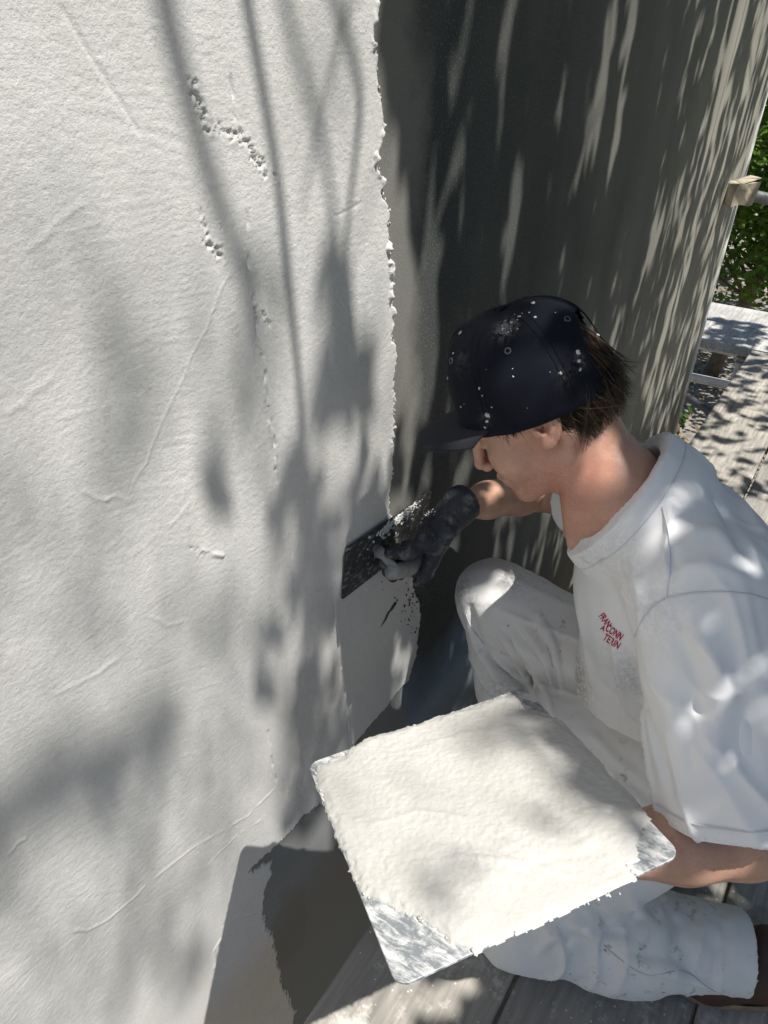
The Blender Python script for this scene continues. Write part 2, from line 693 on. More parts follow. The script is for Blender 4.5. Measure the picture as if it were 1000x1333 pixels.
# the lower tail is smeared on thin with dry, ragged strokes
low = sstep(.30, .12, Zg)*sstep(.25, .35, Yg)
smear = fbm((Yg+Zg)*28, (Yg-Zg)*150, seed=9)
sdj = sd + jag + low*.010*smear
H = .0052*sstep(.0004, -.0016, sdj)*(1-.55*low)
inside = sdj < .0002
depth = -sdj
# trowelled surface: broad waves, stroke-wise grain, stipple
H = H + inside*.0012*fbm(Yg*3.1, Zg*2.4, seed=21, n=2)
ang = .6*noise(Yg*2.2, Zg*1.7, seed=31) + .55*noise(Yg*5, Zg*5, seed=32) + np.where(Zg > .95, .05, .45)
ca, sa = np.cos(ang), np.sin(ang)
# grain along the stroke direction (level at the top, rising to the right lower down)
U1, W1 = Yg*ca+Zg*sa, -Yg*sa+Zg*ca
grain = .6*noise(U1*38, W1*150, seed=41) + .4*noise(U1*80, W1*330, seed=42)
stip = .6*noise(Yg*215, Zg*240, seed=51) + .4*noise(Yg*140, Zg*160, seed=52)
rough = .55+.45*noise(Yg*4, Zg*4, seed=61)
smooth_zone = sstep(.10, .02, poly_sdf(Yg, Zg, [onwall(*q)[1:] for q in ((440, 770), (545, 760), (545, 860), (460, 970), (445, 960))]))
smooth_zone = np.maximum(smooth_zone, .75*sstep(.25, .1, Zg))
fine = .6*noise(U1*210, W1*270, seed=43)+.4*noise(U1*300, W1*330, seed=44)
tex = (.00020*grain+.00020*fine+.00036*stip*np.clip(rough, .3, 1))*(1-.85*smooth_zone)
H = H + inside*tex
# raised lip and lumps along the open edge
lip = np.exp(-((sdj+.004)/.004)**2)
lump = np.clip(noise(Yg*110, Zg*80, seed=71)+.15, 0, 1)
H = H + inside*lip*lump*np.clip(.35+1.1*noise(Yg*9, Zg*14, seed=74), 0, 1.2)*.0075*sstep(.25, .5, Zg)


def pw(L):
    return [onwall(*q)[1:] for q in L]


def ridge(L, h, wd, brk=0., seed=0, side=0.):
    """a trowel line; brk breaks it up, side adds a step on one side of it"""
    global H
    L = pw(L)
    L = np.array(L)
    m = (Yg > L[:, 0].min()-.06) & (Yg < L[:, 0].max()+.06) & (Zg > L[:, 1].min()-.06) & (Zg < L[:, 1].max()+.06)
    y, z = Yg[m], Zg[m]
    wob = .002*noise(y*60, z*60, seed=seed+5)
    d, s = line_dist(y+wob, z-wob, L)
    k = np.exp(-(d/wd)**2)*sstep(0, .08, s)*sstep(1., .9, s)
    if brk:
        k = k*np.clip((noise(y*70, z*70, seed=seed)+1-brk)*1.6, 0, 1.2)
    H[m] += h*k


# long lines left by the edge of the trowel
ridge([(70, 0), (105, 60), (145, 120), (182, 180)], -.0011, .0022)
ridge([(297, 345), (262, 430), (215, 530), (163, 650)], .0010, .0012)
ridge([(103, 635), (122, 648), (140, 648)], .0013, .002)
ridge([(130, 650), (147, 643), (165, 652)], .001, .002)
ridge([(288, 0), (295, 80), (298, 130), (300, 160)], -.0042, .0016, .75, 3)
ridge([(316, 270), (320, 340), (327, 400), (333, 440)], -.0042, .0016, .75, 4)
ridge([(334, 450), (340, 500), (348, 560), (354, 600), (360, 650)], .0030, .0028, .75, 5)
ridge([(337, 450), (343, 500), (351, 560), (357, 605), (363, 655)], -.0042, .0018, .8, 6)
ridge([(372, 680), (378, 740), (381, 772)], -.0014, .002, .4, 7)
ridge([(345, 940), (350, 975), (357, 1020)], -.0036, .0018, .5, 8)
ridge([(430, 770), (440, 850), (448, 920), (452, 962)], -.0018, .002, .3, 9)
ridge([(90, 1207), (110, 1208), (135, 1195), (165, 1170), (192, 1145)], .0017, .0022)
ridge([(192, 1145), (250, 1100), (320, 1060), (362, 1018)], .0010, .0026, .3, 10)
ridge([(262, 1130), (300, 1090), (345, 1060)], .0008, .0025, .4, 11)
ridge([(60, 905), (130, 870), (150, 855)], .0007, .003)
ridge([(8, 1110), (20, 1092), (32, 1088)], .0015, .003)
ridge([(236, 620), (238, 660), (240, 715)], .0007, .003)
ridge([(192, 800), (215, 812), (236, 806)], .0008, .0025)
ridge([(378, 775), (410, 768), (432, 764)], .0012, .0022, .3, 12)
ridge([(428, 282), (450, 272), (470, 262)], -.0011, .0018)
ridge([(278, 1260), (277, 1235), (288, 1218)], .0022, .0035)
ridge([(246, 707), (262, 716), (290, 722)], .0024, .003, .8, 13)
ridge([(30, 330), (60, 300), (110, 260)], .0006, .003)
ridge([(0, 540), (30, 520), (70, 480)], .0006, .004)
for k in range(26):
    x0, y0 = rng.uniform(0, 420), rng.uniform(0, 1250)
    a = rng.uniform(.1, .9)
    ln = rng.uniform(40, 150)
    ridge([(x0, y0), (x0+ln*.5*math.cos(a), y0-ln*.5*math.sin(a)+rng.uniform(-6, 6)), (x0+ln*math.cos(a), y0-ln*math.sin(a))],
          rng.uniform(-.0004, .00035), rng.uniform(.0015, .003), .2, 40+k)


def pits(L, n, spread, r, dp, seed, stretch=1.):
    """torn places and drag holes: a run of small sharp pits with raised crumbs beside them"""
    global H
    q = np.random.default_rng(seed)
    L = np.array(pw(L))
    for i in range(n):
        t = q.random()*(len(L)-1)
        a = int(t)
        c = lerp(L[a], L[min(a+1, len(L)-1)], t-a) + q.normal(0, spread, 2)
        rr = r*q.uniform(.5, 1.4)
        m = (abs(Yg-c[0]) < rr*4) & (abs(Zg-c[1]) < rr*4)
        y, z = Yg[m]-c[0], Zg[m]-c[1]
        dv = L[min(a+1, len(L)-1)]-L[max(0, min(a, len(L)-2))]
        an = math.atan2(dv[1], dv[0])+q.normal(0, .5)
        rr = rr*.75
        e1 = (y*math.cos(an)+z*math.sin(an))*q.uniform(.45, .9)
        e2 = (-y*math.sin(an)+z*math.cos(an))*q.uniform(1., 1.7)
        d = np.sqrt(e1**2+e2**2)*(1+.75*noise(y*420, z*420, seed=seed+i))
        H[m] += -.62*dp*q.uniform(.5, 1)*sstep(rr, rr*.6, d) + .0004*np.exp(-((d-rr*1.3)/(rr*.4))**2)


pits([(246, 108), (252, 130), (262, 150)], 26, .003, .0034, .0042, 1)
pits([(262, 166), (290, 172), (303, 178)], 22, .003, .0026, .003, 2)
pits([(303, 176), (318, 188), (330, 205), (340, 228)], 34, .0024, .0028, .004, 3)
pits([(352, 225), (354, 230)], 4, .001, .0025, .003, 31)
pits([(256, 275), (261, 290), (265, 305)], 9, .0012, .0022, .0035, 4)
pits([(268, 318), (279, 327), (287, 333)], 16, .0015, .0032, .0045, 5)
pits([(279, 285), (285, 300)], 5, .0012, .0014, .002, 6)
pits([(338, 403), (341, 414), (346, 419)], 9, .0009, .0026, .0045, 7)
pits([(325, 390), (330, 420), (335, 455), (342, 510), (349, 560)], 30, .0012, .0020, .0035, 8)
pits([(350, 592), (353, 597), (357, 615)], 7, .0012, .0022, .0035, 9)
pits([(244, 706), (262, 716), (290, 724)], 14, .0025, .0018, .002, 10)
pits([(393, 640), (400, 660), (420, 790)], 10, .006, .0012, .002, 11)
pits([(20, 60), (200, 300), (420, 250), (300, 900), (60, 1000), (250, 1250)], 90, .09, .0010, .0016, 12)
pits([(190, 50), (192, 48)], 2, .001, .002, .002, 13)
pits([(500, 230), (505, 330), (510, 440), (509, 560), (508, 640)], 44, .0022, .0022, .004, 14)

H = np.where(inside, np.maximum(H, .0004), -.004)
V = np.stack([H, Yg, Zg], -1).reshape(-1, 3)
F = grid_faces(len(ys), len(zs))
keep = (sdj < .004).reshape(-1)
F = F[keep[F].any(1)]
used = np.unique(F)
re_ = np.full(len(V), -1)
re_[used] = np.arange(len(used))
mk('plaster_coat', V[used], re_[F], PLASTER, wall)

# crumbs thrown past the open edge and around the trowel
b = MB()
q = np.random.default_rng(3)
for i in range(60):
    t = q.random()*(17)
    a = int(t)
    p = lerp(np.array(EDGE[a], float), np.array(EDGE[a+1], float), t-a)
    c = onwall(p[0]+abs(q.normal(0, 1.6)), p[1]+q.normal(0, 4))
    r = q.uniform(.0008, .0020)
    b.blob(c+np.array([r*.3, 0, 0]), (r*.8, r*q.uniform(.7, 1.3), r*q.uniform(.8, 1.5)), 5, i, .35)
tag(b.build('edge_crumbs', PLASTER, wall), kind='stuff')
b = MB()
for i in range(130):
    px, py = 536+q.normal(0, 14), 775+q.normal(0, 24)
    if i > 90:
        px, py = 545+q.normal(0, 5), 805+q.normal(0, 22)
    r = q.uniform(.0008, .0024)
    c = onwall(px, py)
    b.blob(c+np.array([r*.4+(.005 if px < 541 else 0), 0, 0]), (r, r*q.uniform(.7, 1.5), r*q.uniform(.7, 1.6)), 5, i+300, .4)
DARKBIT = simple('dark_wet_crumbs', (.06, .06, .058), .6, .3, .4, 200)
tag(b.build('dark_crumbs', DARKBIT, wall), kind='stuff')
b = MB()
for (x0, y0, x1, y1, r) in ((512, 783, 500, 800, .0022), (503, 795, 493, 815, .0016)):
    A, B = onwall(x0, y0), onwall(x1, y1)
    b.tube([A+(.006, 0, 0), (A+B)/2+(.007, .001, 0), B+(.005, 0, 0)], [r*1.6, r*1.3, r*.5], 6)
b.build('drip_mark', DARKBIT, wall)

# ------------------------------------------------------------------ the scaffold
boards = [(.192, .4765), (.4845, .772), (.780, 1.068), (1.076, 1.36)]
blabels = ['scaffold board nearest the wall, with a sunlit patch below the hawk',
           'shaded scaffold board under the kneeling leg, second from the wall',
           'scaffold board under the brown boot, third from the wall',
           'outermost scaffold board, fourth from the wall']
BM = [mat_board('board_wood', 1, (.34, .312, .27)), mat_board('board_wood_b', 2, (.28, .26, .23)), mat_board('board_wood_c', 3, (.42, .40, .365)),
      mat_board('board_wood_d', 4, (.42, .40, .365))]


def plank(name, x0, x1, y0, y1, mat, label, group, z=0., thick=.042, along='y', seed=0):
    """a long board with softened, slightly worn edges"""
    n = 60
    V = []
    L = np.linspace(y0, y1, n) if along == 'y' else np.linspace(x0, x1, n)
    a0, a1 = (x0, x1) if along == 'y' else (y0, y1)
    e = .003
    for i, s in enumerate(L):
        w1, w2 = [.0012*noise(np.array([s*7+k*30]), np.array([seed*3.]), seed=seed)[0] for k in (0, 1)]
        for (a, zc) in ((a0+w1, -thick), (a0+w1, -e), (a0+e+w1, 0), (a1-e+w2, 0), (a1+w2, -e), (a1+w2, -thick)):
            V.append((a, s, z+zc) if along == 'y' else (s, a, z+zc))
    V = np.array(V)
    F = []
    for i in range(n-1):
        for k in range(6):
            f = (i*6+k, i*6+(k+1) % 6, (i+1)*6+(k+1) % 6, (i+1)*6+k)
            F.append(f if along == 'y' else f[::-1])
    F += [tuple(range(6)), tuple(range((n-1)*6, n*6))]
    o = mk(name, V, F, mat, None, smooth=False)
    tag(o, label, 'board', group)
    return o


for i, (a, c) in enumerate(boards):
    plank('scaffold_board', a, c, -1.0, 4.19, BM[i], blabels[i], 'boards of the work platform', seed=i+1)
plank('scaffold_board', -.75, 2.6, 4.20, 4.535, mat_board('board_wood_e', 6, (.50, .49, .46)), 'near cross board at the far end of the platform, past the wall corner',
      'cross boards at the corner', along='x', z=.004, seed=7, thick=.05)
plank('scaffold_board', -.75, 2.6, 4.545, 4.89, mat_board('board_wood_f', 7, (.48, .47, .45)), 'far cross board in front of the green foliage',
      'cross boards at the corner', along='x', z=.004, seed=8, thick=.05)

sc = thing('tube_scaffold', (.2, 4.3, GZ), 'grey tube scaffold frame below the cross boards at the wall corner', 'scaffold')
WHITE_T = simple('pale_scaffold_tube', (.68, .67, .64), .5, .4, .2, 25, .3, 100, .2)
DARK_T = simple('dark_scaffold_tube', (.10, .10, .105), .5, .4, .2, 25, .2, 100, .3)


def tube_part(name, P, r, mat, parent, n=14):
    b = MB()
    b.tube(P, r, n)
    return b.build(name, mat, parent)


for (px, py) in ((.145, 4.30), (-.62, 4.30), (2.4, 4.30), (.145, 4.80), (-.62, 4.80), (2.4, 4.80)):
    po = tube_part('post', [(px, py, GZ+.02), (px, py, -.05)], .024, WHITE_T, sc)
    b = MB()
    b.box((px, py, -.10), (.062, .062, .05), bev=.012)
    b.build('clamp', STEEL, po)
    b = MB()
    b.box((px, py, GZ+.03), (.15, .15, .012), bev=.004)
    b.build('base_plate', STEEL, po)
for y in (4.30, 4.80):
    tube_part('ledger', [(-.75, y, -.075), (2.6, y, -.075)], .021, WHITE_T, sc)
tube_part('rail', [(-.75, 4.86, -.52), (.16, 4.86, -.50), (1.2, 4.86, -.49)], .030, WHITE_T, sc)
A0, B0 = onfloor(893, 515, -.3), onfloor(930, 540, -.3)
dd = B0-A0
tube_part('brace', [A0-dd*1.2, A0, B0, B0+dd*2.4], .020, DARK_T, sc)
# frames under the long boards
for y in (-.7, 1.7, 3.6):
    for x in (.30, 1.30):
        tube_part('post', [(x, y, GZ+.02), (x, y, -.05)], .024, STEEL, sc)
    tube_part('transom', [(.2, y, -.068), (1.36, y, -.068)], .022, STEEL, sc)

# tube end padded with a tan sleeve, against the wall's corner
tb = thing('padded_scaffold_tube', (.04, 2.82, .92), 'level scaffold tube with its end wrapped in tan padding against the wall corner', 'scaffold tube')
T0 = CAM + ray(965, 252)*2.88
T1 = at(1000, 259, 2.93)
td = unit(T1-T0)
tube_part('tube', [T0-td*.01, T0+td*2.6], .0235, STEEL, tb)
PAD = simple('tan_padding', (.44, .38, .29), .85, .2, .3, 14, .5, 60)
c = CAM + ray(962, 251)*2.88
up = np.array([0, 0, 1.])
sx = unit(td-up*(td@up))
sy = np.cross(up, sx)
# a squared-off wrap: four creased faces, slightly crushed
V = []
ring_ = []
for (ax_, az_) in ((-1, -1), (-.1, -1.04), (1, -1), (1.05, 0), (1, 1), (.15, .97), (-1, 1), (-1.02, .1)):
    ring_.append((ax_, az_))
for i_, s_ in enumerate((-.056, -.053, -.01, .03, .053, .056)):
    k_ = (.90, 1., .97, 1.03, .99, .9)[i_]
    for j_, (ax_, az_) in enumerate(ring_):
        jit = .0028*math.sin(i_*2.3+j_*3.1)
        V.append(c + sx*(s_+.006*az_) + sy*(ax_*(.040*k_+jit)) + up*(az_*(.042*k_+jit)))
V = np.array(V)
nr_ = len(ring_)
F = []
for i_ in range(5):
    for j_ in range(nr_):
        F.append((i_*nr_+j_, i_*nr_+(j_+1) % nr_, (i_+1)*nr_+(j_+1) % nr_, (i_+1)*nr_+j_))
F += [tuple(range(nr_))[::-1], tuple(range(5*nr_, 6*nr_))]
pad = mk('padding', V, F, PAD, tb, smooth=False)
b = MB()
b.box(c+sx*.022+up*.0485, (.085, .066, .004), (unit(sx+up*.22), sy, np.cross(unit(sx+up*.22), sy)), .0015)
b.build('torn_flap', PAD, pad)


# ------------------------------------------------------------------ trees
def leaf_mesh(name, C, N, size, mat, parent, seed, kind='stuff', fold=.25, lobes=False):
    """many folded leaves; C centres, N normals"""
    q = np.random.default_rng(seed)
    n = len(C)
    t = q.normal(size=(n, 3))
    t -= N*(t*N).sum(1)[:, None]
    t /= np.linalg.norm(t, axis=1)[:, None]+1e-9
    s = np.cross(N, t)
    L = np.broadcast_to(np.asarray(size, float).reshape(-1), (n,))[:, None]*q.uniform(.65, 1.3, n)[:, None]
    W = L*q.uniform(.26, .38, n)[:, None]
    d = N*L*fold*.35
    a = C-t*L*.5
    e = C+t*L*.55-N*L*.08
    m1 = C-t*L*.08
    l1, r1 = C-t*L*.12+s*W+d, C-t*L*.12-s*W+d
    l2, r2 = C+t*L*.22+s*W*.72+d*.7, C+t*L*.22-s*W*.72+d*.7
    m2 = C+t*L*.22
    V = np.stack([a, l1, m1, r1, l2, m2, r2, e], 1).reshape(-1, 3)
    base = np.array([[0, 2, 1], [0, 3, 2], [1, 2, 5], [1, 5, 4], [2, 3, 6], [2, 6, 5], [4, 5, 7], [5, 6, 7]])
    F = (np.arange(n)[:, None, None]*8+base[None]).reshape(-1, 3)
    o = mk(name, V, F, mat, parent, smooth=False)
    if kind:
        o['kind'] = kind
    return o


def limb_tree(root, trunk_path, trunk_r, parent):
    return tube_part('trunk', trunk_path, trunk_r, BARK, parent, 12)


def bushy_tree(name, loc, h, rad, nleaf, label, mat, seed, leaf=.07, low=0.1, group=None):
    q = np.random.default_rng(seed)
    loc = np.array(loc, float)
    t = thing(name, loc, label, 'tree', group)
    tr = MB()
    pts = [loc+np.array([.1*math.sin(k*1.3+seed), .1*math.cos(k*1.7+seed), h*.75*k/6]) for k in range(7)]
    tr.tube(pts, np.linspace(.09, .02, 7), 9)
    tr.build('trunk', BARK, t)
    lm = MB()
    cl = []
    for k in range(46):
        s = q.uniform(low, .95)
        o = loc+np.array([0, 0, h*s*.75])
        an = q.uniform(0, 6.28)
        L = rad*q.uniform(.5, 1.)*(1-.35*s)
        e = o+np.array([math.cos(an)*L, math.sin(an)*L, h*.22*q.uniform(.1, 1.)])
        m = (o+e)/2+np.array([0, 0, h*.04])
        lm.tube([o, m, e], [.022, .013, .004], 5)
        for s2 in (.35, .6, .8, 1.):
            cl.append(lerp(o, e, s2)+q.normal(0, rad*.10, 3))
    lm.build('limbs', BARK, t)
    cl = np.array(cl)
    idx = q.integers(0, len(cl), nleaf)
    C = cl[idx]+q.normal(0, rad*.13, (nleaf, 3))
    N = q.normal(size=(nleaf, 3))+np.array([.5, -.1, 1.1])
    N /= np.linalg.norm(N, axis=1)[:, None]
    leaf_mesh('crown', C, N, leaf, mat, t, seed)
    return t


bushy_tree('garden_tree', (-.45, 8.3, GZ), 4.8, 1.5, 16000, 'leafy green garden tree closest beyond the wall corner', LEAF2, 11, .075, .27)
bushy_tree('garden_tree', (.9, 10.4, GZ), 4.8, 1.7, 8000, 'darker garden tree behind, right of the closest tree', LEAF, 12, .10, .1)
bushy_tree('garden_tree', (-1.6, 12.2, GZ), 5.2, 1.9, 8000, 'tall garden tree furthest back beyond the wall corner', LEAF, 13, .12, .05)
bushy_tree('garden_shrub', (-.42, 5.75, GZ), .95, .22, 90, 'small dark shrub showing under the cross boards', LEAF, 14, .10)
b = []
q = np.random.default_rng(8)
C = np.stack([q.uniform(-2.5, 2.5, 2600), q.uniform(4.8, 11, 2600), np.full(2600, GZ+.05)], -1)
N = q.normal(size=(2600, 3))*.4+np.array([0, 0, 1.])
N /= np.linalg.norm(N, axis=1)[:, None]
leaf_mesh('leaf_litter', C, N, .06, simple('dry_leaves', (.20, .13, .07), .9, .2, .5, 8), None, 8)

bushy_tree('garden_tree', (3.4, 2.9, GZ), 5.6, 1.7, 7000, 'unseen broad tree beyond the outer edge of the scaffold, added to block sky light', LEAF, 15, .12, .15)  # these three unseen trees are added to keep sky light off the undercoat
bushy_tree('garden_tree', (3.5, 5.6, GZ), 5.6, 1.8, 7000, 'unseen broad tree beyond the far end of the scaffold, added to block sky light', LEAF, 16, .12, .15)
bushy_tree('garden_tree', (4.6, 1.2, GZ), 5.0, 1.5, 5000, 'unseen tree beyond the outer edge, level with the middle of the scaffold, added to block sky light', LEAF, 17, .12, .15)


HK_L, HK_N, HK_R, HK_B = at(400, 990, 1.002), at(515, 1276, .708), at(892, 1118, .798), at(685, 898, 1.092)
HKC = (HK_L+HK_N+HK_R+HK_B)/4


# ------------------------------------------------------------------ signed-distance modelling for the figure
class SDF:
    def __init__(s, xs, ys, zs):
        s.xs, s.ys, s.zs = [np.asarray(a, np.float32) for a in (xs, ys, zs)]
        s.D = np.full((len(xs), len(ys), len(zs)), .2, np.float32)

    def sub(s, lo, hi):
        sl = []
        for a, l, h in ((s.xs, lo[0], hi[0]), (s.ys, lo[1], hi[1]), (s.zs, lo[2], hi[2])):
            i0, i1 = np.searchsorted(a, l), np.searchsorted(a, h)
            sl.append(slice(max(0, i0-1), min(len(a), i1+1)))
        sl = tuple(sl)
        X = s.xs[sl[0]][:, None, None]
        Y = s.ys[sl[1]][None, :, None]
        Z = s.zs[sl[2]][None, None, :]
        return sl, X, Y, Z

    def op(s, lo, hi, f, k=.02, mode='add'):
        sl, X, Y, Z = s.sub(lo, hi)
        if any(q.start >= q.stop for q in sl):
            return
        d = f(X, Y, Z).astype(np.float32)
        a = s.D[sl]
        if mode == 'add':
            if k > 0:
                h = np.clip(.5+.5*(a-d)/k, 0, 1)
                s.D[sl] = a*(1-h)+d*h - k*h*(1-h)
            else:
                s.D[sl] = np.minimum(a, d)
        elif mode == 'cut':
            d = -d
            if k > 0:
                h = np.clip(.5-.5*(a-d)/k, 0, 1)
                s.D[sl] = a*(1-h)+d*h + k*h*(1-h)
            else:
                s.D[sl] = np.maximum(a, d)
        elif mode == 'and':
            s.D[sl] = np.maximum(a, d)

    def cone(s, a, b, ra, rb, k=.02, mode='add', flat=None):
        """tapered limb; flat=(axis, factor) squashes it along an axis"""
        a, b = np.asarray(a, float), np.asarray(b, float)
        m = max(ra, rb)*(1.35 if flat else 1.)+k+.035
        lo, hi = np.minimum(a, b)-m, np.maximum(a, b)+m
        e = b-a
        L = max(e@e, 1e-9)

        def f(X, Y, Z):
            wx, wy, wz = X-a[0], Y-a[1], Z-a[2]
            t = np.clip((wx*e[0]+wy*e[1]+wz*e[2])/L, 0, 1)
            dx, dy, dz = wx-t*e[0], wy-t*e[1], wz-t*e[2]
            if flat:
                ax, fac = unit(flat[0]), flat[1]
                p = (dx*ax[0]+dy*ax[1]+dz*ax[2])*(1/fac-1)
                dx, dy, dz = dx+p*ax[0], dy+p*ax[1], dz+p*ax[2]
            return np.sqrt(dx*dx+dy*dy+dz*dz)-(ra+(rb-ra)*t)
        s.op(lo, hi, f, k, mode)

    def chain(s, P, R, k=.02, **kw):
        for i in range(len(P)-1):
            s.cone(P[i], P[i+1], R[i], R[i+1], k, **kw)

    def ell(s, c, r, A=None, k=.02, mode='add'):
        c = np.asarray(c, float)
        r = np.broadcast_to(np.asarray(r, float), (3,))
        A = np.eye(3) if A is None else np.array([unit(q) for q in A])
        ext = np.sqrt(((A*r[:, None])**2).sum(0))+k+.035

        def f(X, Y, Z):
            wx, wy, wz = X-c[0], Y-c[1], Z-c[2]
            p = [(wx*A[i][0]+wy*A[i][1]+wz*A[i][2]) for i in range(3)]
            k0 = np.sqrt(sum((p[i]/r[i])**2 for i in range(3)))
            k1 = np.sqrt(sum((p[i]/r[i]**2)**2 for i in range(3)))+1e-6
            return k0*(k0-1)/k1
        s.op(c-ext, c+ext, f, k, mode)

    def plane(s, p, n, lo=None, hi=None, k=0):
        """remove what lies on the side n points to"""
        p, n = np.asarray(p, float), unit(n)
        lo = (-9, -9, -9) if lo is None else lo
        hi = (9, 9, 9) if hi is None else hi
        s.op(lo, hi, lambda X, Y, Z: (X-p[0])*n[0]+(Y-p[1])*n[1]+(Z-p[2])*n[2], k, 'and')

    def mesh(s):
        D = s.D
        ins = D < 0
        nx, ny, nz = D.shape
        a = np.zeros((nx-1, ny-1, nz-1), np.int8)
        cs = [(i, j, k) for i in (0, 1) for j in (0, 1) for k in (0, 1)]
        for (i, j, k) in cs:
            a += ins[i:nx-1+i, j:ny-1+j, k:nz-1+k]
        act = np.argwhere((a > 0) & (a < 8))
        idx = np.full(a.shape, -1, np.int32)
        idx[tuple(act.T)] = np.arange(len(act))
        ax = (s.xs, s.ys, s.zs)
        pos = np.zeros((len(act), 3))
        cnt = np.zeros(len(act))
        for e in range(3):
            o = [q for q in range(3) if q != e]
            for p in (0, 1):
                for r in (0, 1):
                    c0 = act.copy()
                    c0[:, o[0]] += p
                    c0[:, o[1]] += r
                    c1 = c0.copy()
                    c1[:, e] += 1
                    d0, d1 = D[tuple(c0.T)], D[tuple(c1.T)]
                    m = (d0 < 0) != (d1 < 0)
                    t = d0[m]/(d0[m]-d1[m])
                    q = np.stack([ax[k][c0[m][:, k]] for k in range(3)], -1).astype(float)
                    q[:, e] += t*(ax[e][c1[m][:, e]]-ax[e][c0[m][:, e]])
                    pos[m] += q
                    cnt[m] += 1
        pos /= cnt[:, None]
        F = []
        for e in range(3):
            o = [(e+1) % 3, (e+2) % 3]
            s0 = [slice(None)]*3
            s1 = [slice(None)]*3
            s0[e], s1[e] = slice(0, -1), slice(1, None)
            A0, A1 = ins[tuple(s0)], ins[tuple(s1)]
            E = np.argwhere(A0 != A1)
            E = E[(E[:, o[0]] > 0) & (E[:, o[1]] > 0) & (E[:, o[0]] < D.shape[o[0]]-1) & (E[:, o[1]] < D.shape[o[1]]-1)]
            q = []
            for (p, r) in ((1, 1), (0, 1), (0, 0), (1, 0)):
                c = E.copy()
                c[:, o[0]] -= p
                c[:, o[1]] -= r
                q.append(idx[tuple(c.T)])
            q = np.stack(q, -1)
            sg = ins[tuple(E.T)]
            q[~sg] = q[~sg][:, ::-1]
            F.append(q)
        return pos, np.concatenate(F)


def edges_of(F):
    E = np.concatenate([F[:, [i, (i+1) % F.shape[1]]] for i in range(F.shape[1])])
    return E


def smooth(V, F, n=2, lam=.5):
    E = edges_of(F)
    c = np.bincount(E[:, 0], minlength=len(V))+np.bincount(E[:, 1], minlength=len(V))
    c = np.maximum(c, 1)[:, None]
    for _ in range(n):
        for l in (lam, -lam*.9):
            s = np.stack([np.bincount(E[:, 0], V[E[:, 1], k], len(V))+np.bincount(E[:, 1], V[E[:, 0], k], len(V)) for k in range(3)], -1)
            V = V+l*(s/c-V)
    return V


def normals(V, F):
    n = np.cross(V[F[:, 2]]-V[F[:, 0]], V[F[:, 3 if F.shape[1] > 3 else 1]]-V[F[:, 1]])
    N = np.zeros_like(V)
    for i in range(F.shape[1]):
        for k in range(3):
            N[:, k] += np.bincount(F[:, i], n[:, k], len(V))
    return N/(np.linalg.norm(N, axis=1)[:, None]+1e-12)


def span(*seg):
    """grid coordinates: (start, stop, step) runs joined"""
    r = []
    for a, b_, st in seg:
        r.append(np.arange(a, b_-st*.5, st))
    r.append([seg[-1][1]])
    return np.concatenate(r)


def bvh(V, F):
    return BVHTree.FromPolygons([tuple(v) for v in V], [tuple(map(int, f)) for f in F])


def hits(tree, pts, origin=None):
    """where the sight lines through pixels pts meet a mesh"""
    r = []
    for p in pts:
        d = unit(ray(*p))
        h = tree.ray_cast(Vector(CAM), Vector(d))
        r.append(np.array(h[0]) if h[0] is not None else None)
    return r


def densify(pts, step=6):
    out = [np.array(pts[0], float)]
    for a, b_ in zip(pts[:-1], pts[1:]):
        a, b_ = np.array(a, float), np.array(b_, float)
        n = max(1, int(np.linalg.norm(b_-a)/step))
        out += [lerp(a, b_, (i+1)/n) for i in range(n)]
    return out


def folds(V, F, strokes, tree=None):
    """raise (or press in) soft folds of cloth along strokes: (pixels, height m, width m)"""
    tree = tree or bvh(V, F)
    N = normals(V, F)
    out = V.copy()
    for pts, hgt, wd in strokes:
        Q = [p for p in hits(tree, densify(pts, 5)) if p is not None]
        if len(Q) < 2:
            continue
        Q = np.array(Q)
        n = len(Q)
        lo, hi = Q.min(0)-3*wd, Q.max(0)+3*wd
        m = np.where(((V > lo) & (V < hi)).all(1))[0]
        if len(m) == 0:
            continue
        best = np.full(len(m), 1e9)
        bs = np.zeros(len(m))
        for i in range(n-1):
            a, e = Q[i], Q[i+1]-Q[i]
            if e@e > .03**2:
                continue
            wv = V[m]-a
            t = np.clip((wv@e)/max(e@e, 1e-12), 0, 1)
            d = np.linalg.norm(wv-t[:, None]*e, axis=1)
            k = d < best
            best[k] = d[k]
            bs[k] = (i+t[k])/(n-1)
        amp = hgt*np.exp(-(best/wd)**2)*np.sin(np.pi*np.clip(bs*.92+.04, 0, 1))**.6
        out[m] += N[m]*amp[:, None]
    return out


# ------------------------------------------------------------------ pose
hk_x = unit((HK_N-HK_L)+(HK_R-HK_B))
hk_y = unit((HK_R-HK_N)+(HK_B-HK_L))
hk_y = unit(hk_y-hk_x*(hk_x@hk_y))
hk_n = np.cross(hk_x, hk_y)
if hk_n[2] < 0:
    hk_n = -hk_n

PEL = np.array([.62, 1.0, .40])
LSH = at(914, 778, .90)
RSH = np.array([.41, 1.09, .785])
NKB = at(806, 646, 1.0)
MID = np.array([.482, .94, .86])
tu = unit(MID-PEL)
tl = unit(LSH-RSH)
tl = unit(tl-tu*(tl@tu))
tf = np.cross(tl, tu)
LEL = at(968, 1092, .905)
LHAND = HKC-hk_n*.085
LWR = LHAND+unit(LEL-LHAND)*.085+np.array([0, 0, -.004])
REL = at(702, 636, 1.50)
RWR = at(604, 658, 1.31)
LHIP, RHIP = PEL+tl*.09+np.array([0, 0, .0]), PEL-tl*.09
LKN, LAN = np.array([.43, .665, .085]), onfloor(962, 1240, .085)
RKN, RAN = at(643, 777, 1.50), np.array([.30, 1.02, .10])

